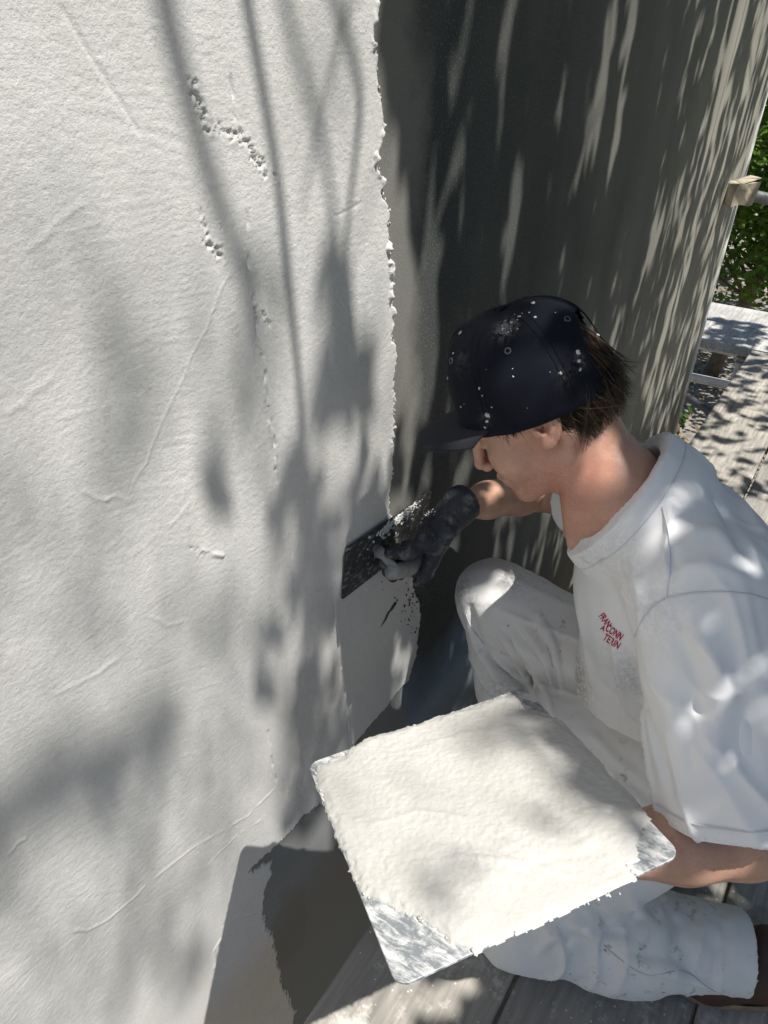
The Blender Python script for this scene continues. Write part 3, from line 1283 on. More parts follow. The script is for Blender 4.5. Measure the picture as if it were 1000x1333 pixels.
cf, cu, cr = np.array([-.75, -.45, .48]), np.array([-.62, .72, -.30]), None


def camvec(c):
    return unit(RGT*c[0]+UPV*c[1]+FWD*c[2])


hf = camvec(cf)
hu = camvec(cu)
hu = unit(hu-hf*(hf@hu))
hl = np.cross(hu, hf)
HC = at(699, 531, .985)


def hp(f, l, u):
    return HC+hf*f+hl*l+hu*u


person = thing('person', (.55, .9, 0.), 'person in white T-shirt, white trousers and navy cap kneeling to spread plaster with a trowel', 'person')

# ---- body: head, neck, trunk, arms and hands in one continuous skin
xs = span((-.02, .10, .004), (.10, .47, .0024), (.47, 1.12, .005))
ys = span((.42, .46, .004), (.46, 1.02, .0026), (1.02, 1.30, .0045))
zs = span((.04, .50, .006), (.50, 1.22, .0026))
B = SDF(xs, ys, zs)
# trunk and legs (under the clothes)
B.ell(MID-tu*.14, (.165, .10, .20), (tl, tf, tu), .04)
B.ell(PEL+tu*.08, (.15, .10, .18), (tl, tf, tu), .05)
B.cone(LSH, RSH, .055, .055, .05)
B.cone(LHIP, LKN, .075, .05, .03)
B.cone(LKN, LAN, .05, .035, .03)
B.cone(RHIP, RKN, .075, .05, .03)
B.cone(RKN, RAN, .05, .035, .03)
# neck
nk_top = hp(-.035, 0, -.05)
B.cone(NKB-tu*.05, nk_top, .061, .053, .03)
B.cone(NKB+tl*.02, lerp(NKB, LSH, .72)+tu*.012, .055, .045, .05)
B.cone(NKB-tl*.02, lerp(NKB, RSH, .72)+tu*.012, .055, .045, .05)
# sternomastoid cords and throat
B.cone(hp(-.03, .066, -.035), NKB+tf*.075-tu*.055+tl*.015, .013, .011, .022)
B.cone(hp(-.03, -.066, -.035), NKB+tf*.075-tu*.055-tl*.015, .013, .011, .022)
B.ell(lerp(NKB, nk_top, .45)+tf*.05, (.016, .018, .022), (hl, hf, hu), .02)
# skull and face
B.ell(hp(-.012, 0, .045), (.098, .077, .098), (hf, hl, hu), .02)
B.ell(hp(.035, 0, -.025), (.058, .060, .085), (hf, hl, hu), .03)
B.cone(hp(.0, .052, -.055), hp(.076, .018, -.098), .020, .016, .025)
B.cone(hp(.0, -.052, -.055), hp(.076, -.018, -.098), .020, .016, .025)
B.ell(hp(.082, 0, -.096), (.018, .022, .017), (hf, hl, hu), .018)
B.ell(hp(.058, .041, -.030), (.030, .026, .034), (hf, hl, hu), .02)
B.ell(hp(.058, -.041, -.030), (.030, .026, .034), (hf, hl, hu), .02)
B.ell(hp(.070, 0, -.062), (.026, .030, .030), (hf, hl, hu), .018)
B.cone(hp(.082, .038, .034), hp(.094, .008, .030), .011, .011, .012)
B.cone(hp(.082, -.038, .034), hp(.094, -.008, .030), .011, .011, .012)
# eyes set back, lids closed downward
for s in (1, -1):
    B.ell(hp(.090, .034*s, .008), (.014, .018, .012), (hf, hl, hu), .010, 'cut')
    B.ell(hp(.074, .033*s, .008), (.0135, .0145, .0125), (hf, hl, hu), .003)
# nose
B.cone(hp(.093, 0, .022), hp(.117, 0, -.028), .0075, .0085, .012)
B.ell(hp(.117, 0, -.030), (.0085, .0085, .0085), (hf, hl, hu), .006)
for s in (1, -1):
    B.ell(hp(.107, .0115*s, -.035), (.0095, .0060, .0072), (hf, hl, hu), .005)
    B.ell(hp(.116, .007*s, -.0455), (.005, .0035, .004), (hf, hl, hu), .002, 'cut')
# lips and mouth
B.cone(hp(.0955, .018, -.065), hp(.1025, 0, -.0625), .0055, .0065, .006)
B.cone(hp(.0955, -.018, -.065), hp(.1025, 0, -.0625), .0055, .0065, .006)
B.cone(hp(.093, .016, -.0745), hp(.100, 0, -.0755), .0055, .0065, .006)
B.cone(hp(.093, -.016, -.0745), hp(.100, 0, -.0755), .0055, .0065, .006)
B.cone(hp(.098, .022, -.069), hp(.108, 0, -.069), .0016, .0020, .002, mode='cut')
B.cone(hp(.098, -.022, -.069), hp(.108, 0, -.069), .0016, .0020, .002, mode='cut')
# ears
for s in (1, -1):
    ec = hp(-.014, .074*s, .004)
    en = unit(hl*s*.93-hf*.32)
    ef = unit(hf-en*(en@hf))
    eu = unit(np.cross(en, ef))
    eu = eu if eu@hu > 0 else -eu
    eu = unit(eu-ef*.18)
    B.ell(ec+en*.006, (.019, .0075, .031), (ef, en, eu), .006)
    B.ell(ec+en*.0135+ef*.003+eu*.003, (.0120, .0065, .0200), (ef, en, eu), .004, 'cut')
    # helix rim, tragus, lobe
    pts = [ec+en*.010+ef*(.0185*math.cos(a))+eu*(.030*math.sin(a)) for a in np.linspace(-1.0, 4.0, 14) if True]
    pts = [ec+en*.011+ef*(-.0175*math.sin(a))+eu*(.0285*math.cos(a)) for a in np.linspace(-.9, 2.7, 14)]
    B.chain(pts, [.0035]*14, .003)
    pts = [ec+en*.011+ef*(-.0085*math.sin(a)+.001)+eu*(.0150*math.cos(a)-.001) for a in np.linspace(-.2, 2.8, 9)]
    B.chain(pts, [.0026]*9, .003)
    B.ell(ec+en*.010+ef*.0135-eu*.005, (.0045, .0055, .0065), (ef, en, eu), .004)
    B.ell(ec+en*.008-eu*.0265+ef*.005, (.0095, .0055, .0085), (ef, en, eu), .004)
    B.ell(ec+en*.010+ef*.0055-eu*.003, (.0045, .010, .0065), (ef, en, eu), .003, 'cut')
# arms
def arm(sh, el, wr, r):
    B.cone(sh, lerp(sh, el, .5), r[0], r[1], .03)
    B.cone(lerp(sh, el, .5), el, r[1], r[2], .03)
    bd = unit(wr-el)
    B.cone(el, lerp(el, wr, .30), r[2], r[3], .02)
    B.cone(lerp(el, wr, .30), lerp(el, wr, .72), r[3], r[4], .02)
    B.cone(lerp(el, wr, .72), wr, r[4], r[5], .015)


arm(LSH, LEL, LWR, (.055, .050, .046, .048, .036, .029))
arm(RSH, REL, RWR, (.052, .048, .044, .044, .035, .0265))
# left hand wrapped round the hawk's handle
hd = unit(LWR-LHAND)
side = unit(np.cross(hk_n, hd))
B.cone(LWR, LHAND+hd*.035+side*.016, .027, .028, .02, flat=(side, .75))
B.ell(LHAND+hd*.033+side*.006, (.036, .020, .042), (hd, side, hk_n), .012)
for i in range(4):
    zoff = hk_n*(.030-.020*i)
    R0 = .030
    pts, rad = [], []
    for j, a in enumerate(np.linspace(-.2, 3.9-.15*i, 6)):
        pts.append(LHAND+zoff+hd*(R0*math.cos(a))-side*(R0*math.sin(a))*1.0)
        rad.append(.0098-.0007*j)
    B.chain(pts, rad, .004)
pts = [LHAND+hk_n*.032+hd*.036, LHAND+hk_n*.040+hd*.012+side*.034, LHAND+hk_n*.036-hd*.020+side*.033]
B.chain(pts, [.014, .0115, .009], .006)

bV, bF = B.mesh()
bV = smooth(bV, bF, 2)
body = mk('body', bV, bF, SKIN, person)
# reddened neck, darker brows kept on the skin itself
loc = bV-HC
fl, ll, ul = loc@hf, loc@hl, loc@hu
a = body.data.attributes.new('red', 'FLOAT', 'POINT')
dn = np.linalg.norm(bV-at(752, 615, 1.0), axis=1)
rr = np.exp(-(dn/.065)**2)*1.3 + .35*np.exp(-(((fl+.01)/.03)**2+((ul+.0)/.04)**2))
rr += .5*np.exp(-(np.linalg.norm(bV-hp(.12, 0, -.033), axis=1)/.016)**2)
a.data.foreach_set('value', np.clip(rr, 0, 1).astype(np.float32))
a = body.data.attributes.new('stubble', 'FLOAT', 'POINT')
stb = sstep(-.045, -.065, ul)*sstep(-.02, .02, fl)*sstep(.13, .11, np.linalg.norm(loc, axis=1)*.8)
a.data.foreach_set('value', (.55*stb).astype(np.float32))
a = body.data.attributes.new('brow', 'FLOAT', 'POINT')
br = sstep(.0085, .004, abs(ul-(.030+.004*np.cos(ll*40))))*sstep(.048, .040, abs(ll))*sstep(.010, .014, abs(ll))*(fl > .05)
a.data.foreach_set('value', (br*(.6+.4*noise(loc[:, 0]*700, loc[:, 1]*700, loc[:, 2]*200))).astype(np.float32))
bodyT = bvh(bV, bF)

# ---- trousers
xs = span((.02, 1.0, .0042))
ys = span((.52, 1.30, .0042))
zs = span((-.005, .68, .0042))
T = SDF(xs, ys, zs)
T.ell(PEL+tu*.02, (.185, .150, .17), (tl, tf, tu), .03)
T.ell(PEL-tf*.06-tu*.04, (.17, .12, .13), (tl, tf, tu), .05)
T.cone(LHIP+tf*.02, LKN+np.array([.03, .02, .04]), .105, .082, .05)
T.cone(LKN+np.array([.02, 0, .01]), lerp(LKN, LAN, .5)+np.array([0, 0, .012]), .082, .088, .035)
T.cone(lerp(LKN, LAN, .5)+np.array([0, 0, .012]), LAN+(LAN-LKN)*.02+np.array([0, 0, .01]), .088, .074, .035)
T.cone(RHIP+tf*.02, RKN, .118, .078, .05)
T.cone(PEL+tf*.10, at(725, 950, 1.37), .10, .085, .06)
T.cone(RKN, lerp(RKN, RAN, .55), .074, .078, .03)
T.cone(lerp(RKN, RAN, .55), RAN, .078, .062, .03)
T.plane((0, 0, .003), (0, 0, -1))
# open cuffs
ld_ = unit(LAN-LKN)
T.plane(LAN+ld_*.005, ld_, LAN-.13, LAN+.16)
T.cone(LAN-ld_*.03, LAN+ld_*.1, .050, .066, .0, 'cut')
rd_ = unit(RAN-RKN)
T.plane(RAN+rd_*.0, rd_, RAN-.11, RAN+.11)
tV, tF = T.mesh()
tV = smooth(tV, tF, 3)
tV = folds(tV, tF, [
    # folds fanning from the raised knee down to the lap
    ([(645, 815), (668, 850), (690, 890), (705, 930)], 0.0076, .006), ([(662, 820), (690, 860), (712, 905), (722, 940)], 0.0076, .006),
    ([(680, 815), (706, 850), (722, 900)], 0.0085, .006), ([(702, 800), (722, 840), (732, 900)], 0.0102, .006),
    ([(655, 818), (680, 858), (700, 900)], -0.0076, .006), ([(672, 818), (700, 858), (717, 905)], -0.0076, .006),
    ([(692, 808), (716, 850), (727, 905)], -0.0085, .006),
    ([(612, 790), (622, 825), (640, 855), (668, 885)], -0.0102, .006), ([(607, 800), (620, 840), (640, 870), (655, 895)], 0.0102, .007),
    ([(638, 850), (660, 868), (690, 888)], 0.0102, .006), ([(640, 865), (665, 880), (690, 900)], -0.0085, .005),
    ([(640, 872), (660, 890), (680, 900)], 0.0085, .005),
    ([(600, 830), (618, 865), (640, 905)], 0.0068, .007), ([(594, 800), (606, 850), (626, 900)], -0.0068, .008),
    # shin on the boards
    ([(690, 1180), (720, 1215), (700, 1240)], 0.0085, .010), ([(760, 1165), (790, 1200), (780, 1240)], -0.0085, .010),
    ([(820, 1165), (842, 1200), (822, 1235)], 0.0102, .010), ([(860, 1165), (878, 1200), (870, 1250)], -0.0085, .010),
    ([(900, 1165), (915, 1200), (905, 1260)], 0.0085, .010), ([(935, 1180), (945, 1215), (930, 1270)], -0.0085, .010),
    ([(800, 1240), (840, 1255), (880, 1262)], 0.0102, .010), ([(865, 1255), (900, 1275), (940, 1290)], 0.0085, .008),
    ([(740, 1195), (790, 1225), (830, 1232)], 0.0085, .012),
    # lap
    ([(770, 955), (800, 985), (840, 1020)], 0.0068, .010), ([(800, 1000), (840, 1035), (870, 1050)], -0.0068, .010),
])
# bunching at the knee and ankle of the lower leg, long creases on the raised thigh
N = normals(tV, tF)
ua = unit(LAN-LKN)
sa = (tV-LKN)@ua
ra = tV-LKN-np.outer(sa, ua)
onl = sstep(.16, .12, np.linalg.norm(ra, axis=1))*sstep(-.08, .0, sa)*(tV[:, 2] < .24)
rg = (1-abs(noise(sa*17+2.0*noise(tV[:, 0]*7, tV[:, 1]*7, tV[:, 2]*7, seed=211), tV[:, 2]*7, tV[:, 1]*4, seed=212)))**3
tV = tV + N*(onl*(.011*rg*sstep(-.3, .4, noise(tV[:, 0]*6, tV[:, 1]*6, tV[:, 2]*6, seed=213))-.002))[:, None]
ub = unit(RKN-RHIP)
sb = (tV-RHIP)@ub
onr = sstep(.2, .14, np.linalg.norm(tV-RHIP-np.outer(sb, ub), axis=1))*sstep(.46, .36, sb)*(1-onl)
wl_ = unit(np.cross(ub, (0, 0, 1)))
rg = (1-abs(noise((tV@wl_)*24+1.2*noise(tV[:, 0]*6, tV[:, 1]*6, tV[:, 2]*6, seed=214), tV[:, 2]*18, sb*3.5, seed=215)))**4
tV = tV + N*(onr*.006*rg)[:, None]
N = normals(tV, tF)
tV = tV + N*(.0028*fbm(tV[:, 0]*16, tV[:, 1]*16, tV[:, 2]*16, seed=3)+.0011*noise(tV[:, 0]*45, tV[:, 1]*45, tV[:, 2]*45, seed=4))[:, None]
tV[:, 2] = np.maximum(tV[:, 2], .002)
trousers = mk('trousers', tV, tF, TROUS, person)
trT = bvh(tV, tF)


def set_dirt(o, V, lst):
    a = o.data.attributes.new('dirt', 'FLOAT', 'POINT')
    d = np.zeros(len(V))
    for c, r, k in lst:
        if c is not None:
            d = np.maximum(d, k*np.exp(-(np.linalg.norm(V-c, axis=1)/r)**2))
    a.data.foreach_set('value', d.astype(np.float32))


kh = hits(trT, [(600, 770), (665, 752), (612, 790), (650, 900)])
set_dirt(trousers, tV, [(kh[0], .03, .8), (kh[1], .03, .7), (kh[2], .03, .5), (kh[3], .05, .4)])


def seam_line(pix, tree, r, mat, parent, name='seam', lift=.0006):
    Q = [p for p in hits(tree, densify(pix, 4)) if p is not None]
    if len(Q) < 3:
        return None
    Q = np.array(Q)
    good = [0]
    for i in range(1, len(Q)):
        if np.linalg.norm(Q[i]-Q[good[-1]]) < .04:
            good.append(i)
    Q = Q[good]
    for _ in range(2):
        Q[1:-1] = .25*Q[:-2]+.5*Q[1:-1]+.25*Q[2:]
    dv = CAM-Q
    dv /= np.linalg.norm(dv, axis=1)[:, None]
    b = MB()
    b.tube(Q+dv*lift, r, 6)
    return b.build(name, mat, parent)


SEAMD = simple('seam_thread_grey', (.50, .50, .50), .9, .1, .1, 50)
seam_line([(786, 1230), (800, 1243), (825, 1262), (845, 1270), (862, 1268), (885, 1262), (900, 1268), (920, 1285), (945, 1297)], trT, .0009, SEAMD, trousers)
seam_line([(607, 800), (610, 812), (620, 826), (630, 838)], trT, .0008, SEAMD, trousers)

# ---- T-shirt
xs = span((.12, 1.0, .004))
ys = span((.55, 1.30, .004))
zs = span((.34, 1.06, .004))
H_ = SDF(xs, ys, zs)
up_ = MID-tu*.13
H_.ell(up_+tf*.012, (.192, .152, .21), (tl, tf, tu), .03)
H_.ell(MID-tu*.32+tf*.015-tl*.012, (.178, .178, .20), (tl, tf, tu), .05)
H_.ell(MID-tu*.10-tf*.05+tl*.05, (.175, .095, .17), (tl, tf, tu), .05)
H_.cone(LSH-tl*.03, RSH+tl*.03, .085, .080, .05)
H_.cone(NKB-tu*.02, lerp(NKB, LSH, .8)+tu*.008, .070, .066, .05)
H_.cone(NKB-tu*.02, lerp(NKB, RSH, .8), .070, .062, .05)
H_.cone(NKB-tu*.05, NKB+unit(nk_top-NKB)*.025, .088, .082, .03)
# sleeves
sl = unit(LEL-LSH)
SLC = LSH+(LEL-LSH)*.86
H_.cone(LSH+tu*.0, lerp(LSH, SLC, .35), .086, .094, .03)
H_.cone(lerp(LSH, SLC, .35), SLC+sl*.03, .094, .104, .006)
H_.plane(SLC, sl, SLC-.13+sl*.02, SLC+.13+sl*.02)
H_.cone(LSH+sl*.10, SLC+sl*.08, .080, .101, .0, 'cut')
sr = unit(REL-RSH)
SRC = RSH+sr*.17
H_.cone(RSH, SRC+sr*.02, .078, .075, .04)
H_.plane(SRC, sr, SRC-.10, SRC+.10)
H_.cone(SRC-sr*.05, SRC+sr*.05, .062, .068, 0, 'cut')
# hem
HEM = at(800, 1020, 1.12)
hem_n = unit(-tu+tf*.12)
H_.plane(HEM, hem_n)
H_.ell(HEM, (.178, .132, .05), (tl, tf, tu), .0, 'cut')
# neckline
nd = unit(nk_top-NKB)
NF, NBK, NL = at(766, 703, .985), at(848, 579, 1.02), at(822, 648, .93)
NC = (NF+NBK)/2
nn = unit(np.cross(NF-NBK, NL-NBK))
if nn@nd < 0:
    nn = -nn
NR_ = np.linalg.norm(NF-NBK)/2
print('neck opening', NR_, nn, nd)
H_.cone(NC-nn*.05, NC+nn*.01, NR_+.014, NR_+.010, .03)
H_.plane(NC, nn, NC-.15, NC+.15)
H_.cone(NC-nn*.06, NC+nn*.08, NR_*.86, NR_, .0, 'cut')
sV, sF = H_.mesh()
sV = smooth(sV, sF, 3)
sV = folds(sV, sF, [
    ([(868, 640), (872, 680), (868, 710), (870, 760)], 0.0060, .007),
    ([(870, 700), (876, 735), (866, 765)], -0.0060, .006),
    ([(818, 850), (830, 900), (850, 960), (872, 1030)], -0.0120, .008),
    ([(800, 830), (806, 880), (815, 930)], 0.0090, .010), ([(788, 850), (795, 900), (800, 950)], -0.0060, .010),
    ([(750, 760), (760, 830), (770, 900)], 0.0060, .014), ([(775, 720), (800, 780), (822, 840)], -0.0060, .014),
    ([(820, 740), (835, 790), (835, 840)], 0.0060, .012),
    ([(900, 800), (930, 850), (950, 920)], 0.0075, .014), ([(880, 800), (900, 870), (915, 950)], -0.0075, .014),
    ([(935, 900), (930, 960), (910, 1020)], 0.0075, .014), ([(960, 850), (975, 930), (970, 1010)], -0.0075, .016),
    ([(870, 900), (885, 960), (900, 1030)], 0.0060, .010),
    ([(960, 640), (980, 680), (1000, 720)], 0.0090, .010), ([(930, 640), (960, 690), (990, 740)], -0.0060, .012),
    ([(890, 690), (930, 690), (960, 720)], 0.0060, .014), ([(880, 740), (920, 735), (970, 750)], 0.0045, .010),
    ([(760, 900), (790, 940), (830, 980)], 0.0075, .010), ([(770, 880), (810, 930), (840, 960)], -0.0060, .012),
    ([(745, 880), (760, 930), (790, 960)], -0.0045, .010),
])
# slack cloth: long soft creases down the trunk, slanting ones round the sleeve
N = normals(sV, sF)
qa, qb, qc = sV@tl, sV@tu, sV@tf
crs = (1-abs(noise(qa*15+qc*9+2.2*noise(qa*4, qb*4, qc*4, seed=201), qb*3.2, seed=202)))**4
crs2 = (1-abs(noise(qa*9-qb*13, qb*9+qa*6, qc*5, seed=203)))**5
wsl = sstep(.05, .10, (sV-LSH)@sl)*sstep(.17, .13, np.linalg.norm(sV-LSH-np.outer((sV-LSH)@sl, sl), axis=1))
e1_ = unit(np.cross(sl, (0, 0, 1)))
e2_ = np.cross(sl, e1_)
angs = np.arctan2((sV-LSH)@e2_, (sV-LSH)@e1_)
ss_ = (sV-LSH)@sl
crs3 = (1-abs(noise(np.cos(angs)*1.6+ss_*9+4, np.sin(angs)*1.6+ss_*4, ss_*5, seed=204)))**4
msk = sstep(-.2, .5, noise(qa*5, qb*4, qc*5, seed=205))
amp = (1-wsl)*(.0075*crs*msk+.006*crs2*sstep(.0, .5, noise(qa*6, qb*6, qc*6, seed=206)))+wsl*.0085*crs3
sV = sV + N*(amp-.002)[:, None]
N = normals(sV, sF)
sd_c = (NC-sV)@nn
near_c = np.linalg.norm(sV-NC, axis=1) < .15
sV = sV + N*(np.where(near_c, .0011*sstep(.0255, .0225, sd_c), 0))[:, None]
sV = sV + N*(.0032*fbm(sV[:, 0]*11, sV[:, 1]*11, sV[:, 2]*8, seed=13)+.0007*noise(sV[:, 0]*45, sV[:, 1]*45, sV[:, 2]*45, seed=14))[:, None]
shirt = mk('t_shirt', sV, sF, SHIRT, person)
shT = bvh(sV, sF)
dh = hits(shT, [(752, 885), (765, 930), (745, 840), (790, 965), (760, 720), (745, 790), (800, 720), (835, 790), (820, 880)])
set_dirt(shirt, sV, [(dh[0], .05, 1.), (dh[1], .055, 1.), (dh[2], .05, .8), (dh[3], .05, .9), (dh[4], .04, .25), (dh[5], .05, .45), (dh[6], .05, .2), (dh[7], .05, .2), (dh[8], .05, .3)])
SEAMW = simple('seam_white', (.62, .62, .64), .9, .1, .05, 50)
seam_line([(868, 778), (900, 772), (940, 770), (975, 773), (1004, 782)], shT, .0012, SEAMW, shirt, lift=.0006)
seam_line([(866, 779), (850, 788), (836, 806), (825, 832), (818, 862)], shT, .0012, SEAMW, shirt, lift=.0006)
seam_line([(862, 660), (870, 690), (873, 725), (872, 750), (868, 778)], shT, .0008, SEAMW, shirt)
# ribbed collar and the stitched sleeve hem: rings laid on the cloth


def ring_on(c, n, depth, r, name, mat, parent, out=.30, lift=0., nn_=72, rlim=(.06, .135)):
    a = unit(np.cross(n, (.3, .2, .9)))
    b2 = np.cross(n, a)
    o = c-n*depth
    P = []
    for i in range(nn_+1):
        th = 2*math.pi*i/nn_
        d = a*math.cos(th)+b2*math.sin(th)
        h = shT.ray_cast(Vector(o+d*out), Vector(-d), out)
        rad = float(np.dot(np.array(h[0])-o, d)) if h[0] is not None else -1.
        P.append([d, rad])
    R_ = np.array([p[1] for p in P])
    ok = (R_ > rlim[0]) & (R_ < rlim[1])
    if ok.sum() < 8:
        return None
    ii = np.arange(len(P))
    R_ = np.interp(ii, ii[ok], R_[ok])
    P = np.array([o+p[0]*(r0+lift) for p, r0 in zip(P, R_)])[:-1]
    for _ in range(3):
        P = .25*np.roll(P, 1, 0)+.5*P+.25*np.roll(P, -1, 0)
    P = np.vstack([P, P[:1]])
    b = MB()
    b.tube(P, r, 7, False)
    return b.build(name, mat, parent)


ring_on(NC, nn, .003, .0027, 'collar', SHIRT, shirt, out=.17, lift=-.0022)
ring_on(NC, nn, .024, .0008, 'seam', SEAMW, shirt, out=.17, lift=.0010)
ring_on(SLC, sl, .020, .0010, 'seam', SEAMW, shirt, out=.14, lift=.0020)
ring_on(SLC, sl, .002, .0022, 'cuff', SHIRT, shirt, out=.14, lift=-.0008)

# printed lettering on the chest
RED = simple('red_print', (.42, .012, .05), .7, .2, .1, 80)


def lettering(txt, p0, p1, hpx):
    """flat letters laid on the shirt; p0-p1 is the baseline in the photograph"""
    cu_ = bpy.data.curves.new('lettering', 'FONT')
    cu_.body = txt
    cu_.size = 1.
    cu_.resolution_u = 3
    cu_.offset = .022
    ob = bpy.data.objects.new('lettering', cu_)
    COL.objects.link(ob)
    dg = bpy.context.evaluated_depsgraph_get()
    me = bpy.data.meshes.new_from_object(ob.evaluated_get(dg))
    V = np.array([v.co[:] for v in me.vertices])
    F = [list(p.vertices) for p in me.polygons]
    bpy.data.objects.remove(ob)
    bpy.data.meshes.remove(me)
    wdt = V[:, 0].max()
    p0, p1 = np.array(p0, float), np.array(p1, float)
    e = p1-p0
    upd = unit(np.array([e[1], -e[0]]))
    if upd[1] > 0:
        upd = -upd
    out = []
    for v in V:
        px = p0+e*(v[0]/wdt)+upd*(v[1]/.73*hpx)
        d = unit(ray(*px))
        h = shT.ray_cast(Vector(CAM), Vector(d))
        out.append(np.array(h[0])-d*.0011 if h[0] is not None else at(px[0], px[1], 1.1))
    return np.array(out), F


b = MB()
for txt, p0, p1, hh in (('FRAN', (779, 802), (790, 817), 9), ('A', (781, 819), (786, 822), 7), ('CONN', (787, 820), (807, 834), 10), ('TERIN', (784, 832), (804, 845), 9.5)):
    V, F = lettering(txt, p0, p1, hh)
    b.add(V, F)
b.build('lettering', RED, shirt, smooth=False)

# ---- cap
CAPK = simple('cap_dark', (.006, .007, .010), .9, .15, .3, 30)
ca_ = math.radians(13)
kf = hf*math.cos(ca_)+hu*math.sin(ca_)
ku = hu*math.cos(ca_)-hf*math.sin(ca_)
kl = hl
KC = HC+ku*.012+kf*(-.006)


def capp(th, ph):
    """point on the crown: th round from the front, ph up from the rim"""
    c, s_ = math.cos(th), math.sin(th)
    front = max(0, c)
    g = math.cos(ph)**(.62-.12*front)
    hgt = .118*math.sin(ph)**(.92-.10*front)+.004*front*math.sin(ph)
    r = 1.0
    k = th/(math.pi/3)
    dseam = abs(k-round(k))*(math.pi/3)
    r -= (.022 if abs(abs(th if th < math.pi else th-2*math.pi)-math.pi/3) < .5 else .012)*math.exp(-(dseam/.085)**2)*math.cos(ph)**.3
    r += .020*noise(np.array([c*2.3+5.]), np.array([s_*2.3]), np.array([ph*2.5]), seed=6)[0]
    return KC+kf*(.1115*c*g*r)+kl*(.0915*s_*g*r)+ku*hgt*1.15


nth, nph = 96, 30
V = []
for i in range(nth):
    th = 2*math.pi*i/nth
    for j in range(nph):
        ph = (math.pi/2*.995)*(j/(nph-1))
        V.append(capp(th, ph))
V = np.array(V)
F = grid_faces(nth, nph, True)
# arched opening at the back
keep = []
for f in F:
    i, j = f[0]//nph, f[0] % nph
    th = (2*math.pi*(i+.5)/nth+math.pi) % (2*math.pi)-math.pi
    ab = math.pi-abs(th)
    keep.append(not (ab < .62 and 2 <= j < 2+13*math.sqrt(max(0, 1-(ab/.62)**2))))
F = F[np.array(keep)]
cap = mk('cap', V, F, NAVY, person)
md = cap.modifiers.new('thick', 'SOLIDIFY')
md.thickness = .0022
md.offset = -1
# brim
V = []
nu_, nv_ = 33, 12
for i in range(nu_):
    a = lerp(-.98, .98, i/(nu_-1))
    p0 = capp(a, 0.03)
    for j in range(nv_):
        s_ = j/(nv_-1)
        out = .074*max(0, math.cos(a*1.5))**.45+.002
        lat = (a/.98)
        p = p0+kf*(out*s_)+kl*(.010*s_*math.sin(a))
        p = p-ku*(.008*lat*lat*s_+.006*s_*s_)+ku*.004
        V.append(p)
BRIM = mat_cloth('brim_faded', (.030, .032, .037), 0., sheen=.03, fold=.2)
br_ = mk('brim', np.array(V), grid_faces(nu_, nv_), BRIM, cap)
md = br_.modifiers.new('thick', 'SOLIDIFY')
md.thickness = .0035
md.offset = 0
chits = None
bt = MB()
bt.blob(KC+ku*.137, (.008, .008, .0045), 12, 1, 0, (kf, kl, ku))
bt.build('button', NAVY, cap)
EYE = simple('eyelet_thread', (.09, .10, .12), .9, .1, .2, 60)
for k in range(6):
    th = math.pi/6+k*math.pi/3
    ph = .82
    p = capp(th, ph)
    e1 = unit(capp(th+.02, ph)-p)
    e2 = unit(capp(th, ph+.02)-p)
    ring = [p+np.cross(e1, e2)*.0006+e1*(.0036*math.cos(a))+e2*(.0036*math.sin(a)) for a in np.linspace(0, 2*math.pi, 13)]
    bt = MB()
    bt.tube(ring, .0011, 6, False)
    bt.build('eyelet', EYE, cap)
# strap across the opening
V = []
for i in range(25):
    th = lerp(math.pi-.75, math.pi+.75, i/24)
    for (ph, o) in ((.0, 1.012), (.13, 1.012)):
        p = capp(th, ph)
        V.append(KC+(p-KC)*o)
st = mk('strap', np.array(V), grid_faces(25, 2), CAPK, cap)
md = st.modifiers.new('thick', 'SOLIDIFY')
md.thickness = .002
capT = bvh(np.array([capp(2*math.pi*i/nth, (math.pi/2*.995)*(j/(nph-1))) for i in range(nth) for j in range(nph)]), grid_faces(nth, nph, True))
ch_ = hits(capT, [(660, 424), (654, 432), (755, 470), (632, 545), (735, 488), (600, 470)])
cv_ = np.array([v.co[:] for v in cap.data.vertices])+ROOTLOC[cap.name]
set_dirt(cap, cv_, [(ch_[0], .012, .75), (ch_[1], .010, .6), (ch_[2], .010, .35), (ch_[3], .008, .3), (ch_[4], .012, .15), (ch_[5], .015, .12)])
# stitched ridges down the panel seams
bt = MB()
for k in range(6):
    th = k*math.pi/3
    for o in (-.035, .035):
        pts = [KC+(capp(th+o/max(.25, math.cos(ph)), ph)-KC)*1.002 for ph in np.linspace(.05, 1.35, 16)]
        bt.tube(pts, .0006, 5)
tag(bt.build('stitching', NAVY, cap), kind='stuff')
# splashes of dried plaster on the cap
SPL = simple('dried_plaster', (.55, .54, .50), .9, .2, .15, 80, .4, 300)
bt = MB()
q = np.random.default_rng(4)
spots = [(634, 540, 3.2), (633, 549, 2), (631, 556, 1.6), (666, 420, 1.8), (655, 428, 1.4), (662, 432, 1.2), (677, 412, 1.4), (697, 413, 1.6), (694, 395, 2.2),
         (752, 458, 3.2), (754, 470, 2.6), (756, 480, 1.6), (600, 432, 2.2), (583, 492, 1.8), (582, 508, 2), (583, 518, 1.6), (590, 460, 1.5), (624, 505, 1.5),
         (628, 515, 1.2), (668, 490, 1.2), (640, 530, 1.2), (730, 486, 1.8), (600, 530, 1.4), (778, 436, 2.0)]
for k in range(14):
    spots.append((q.normal(662, 12), q.normal(426, 10), q.uniform(.5, 1.1)))
for k in range(12):
    spots.append((q.uniform(590, 770), q.uniform(400, 560), q.uniform(.4, .9)))
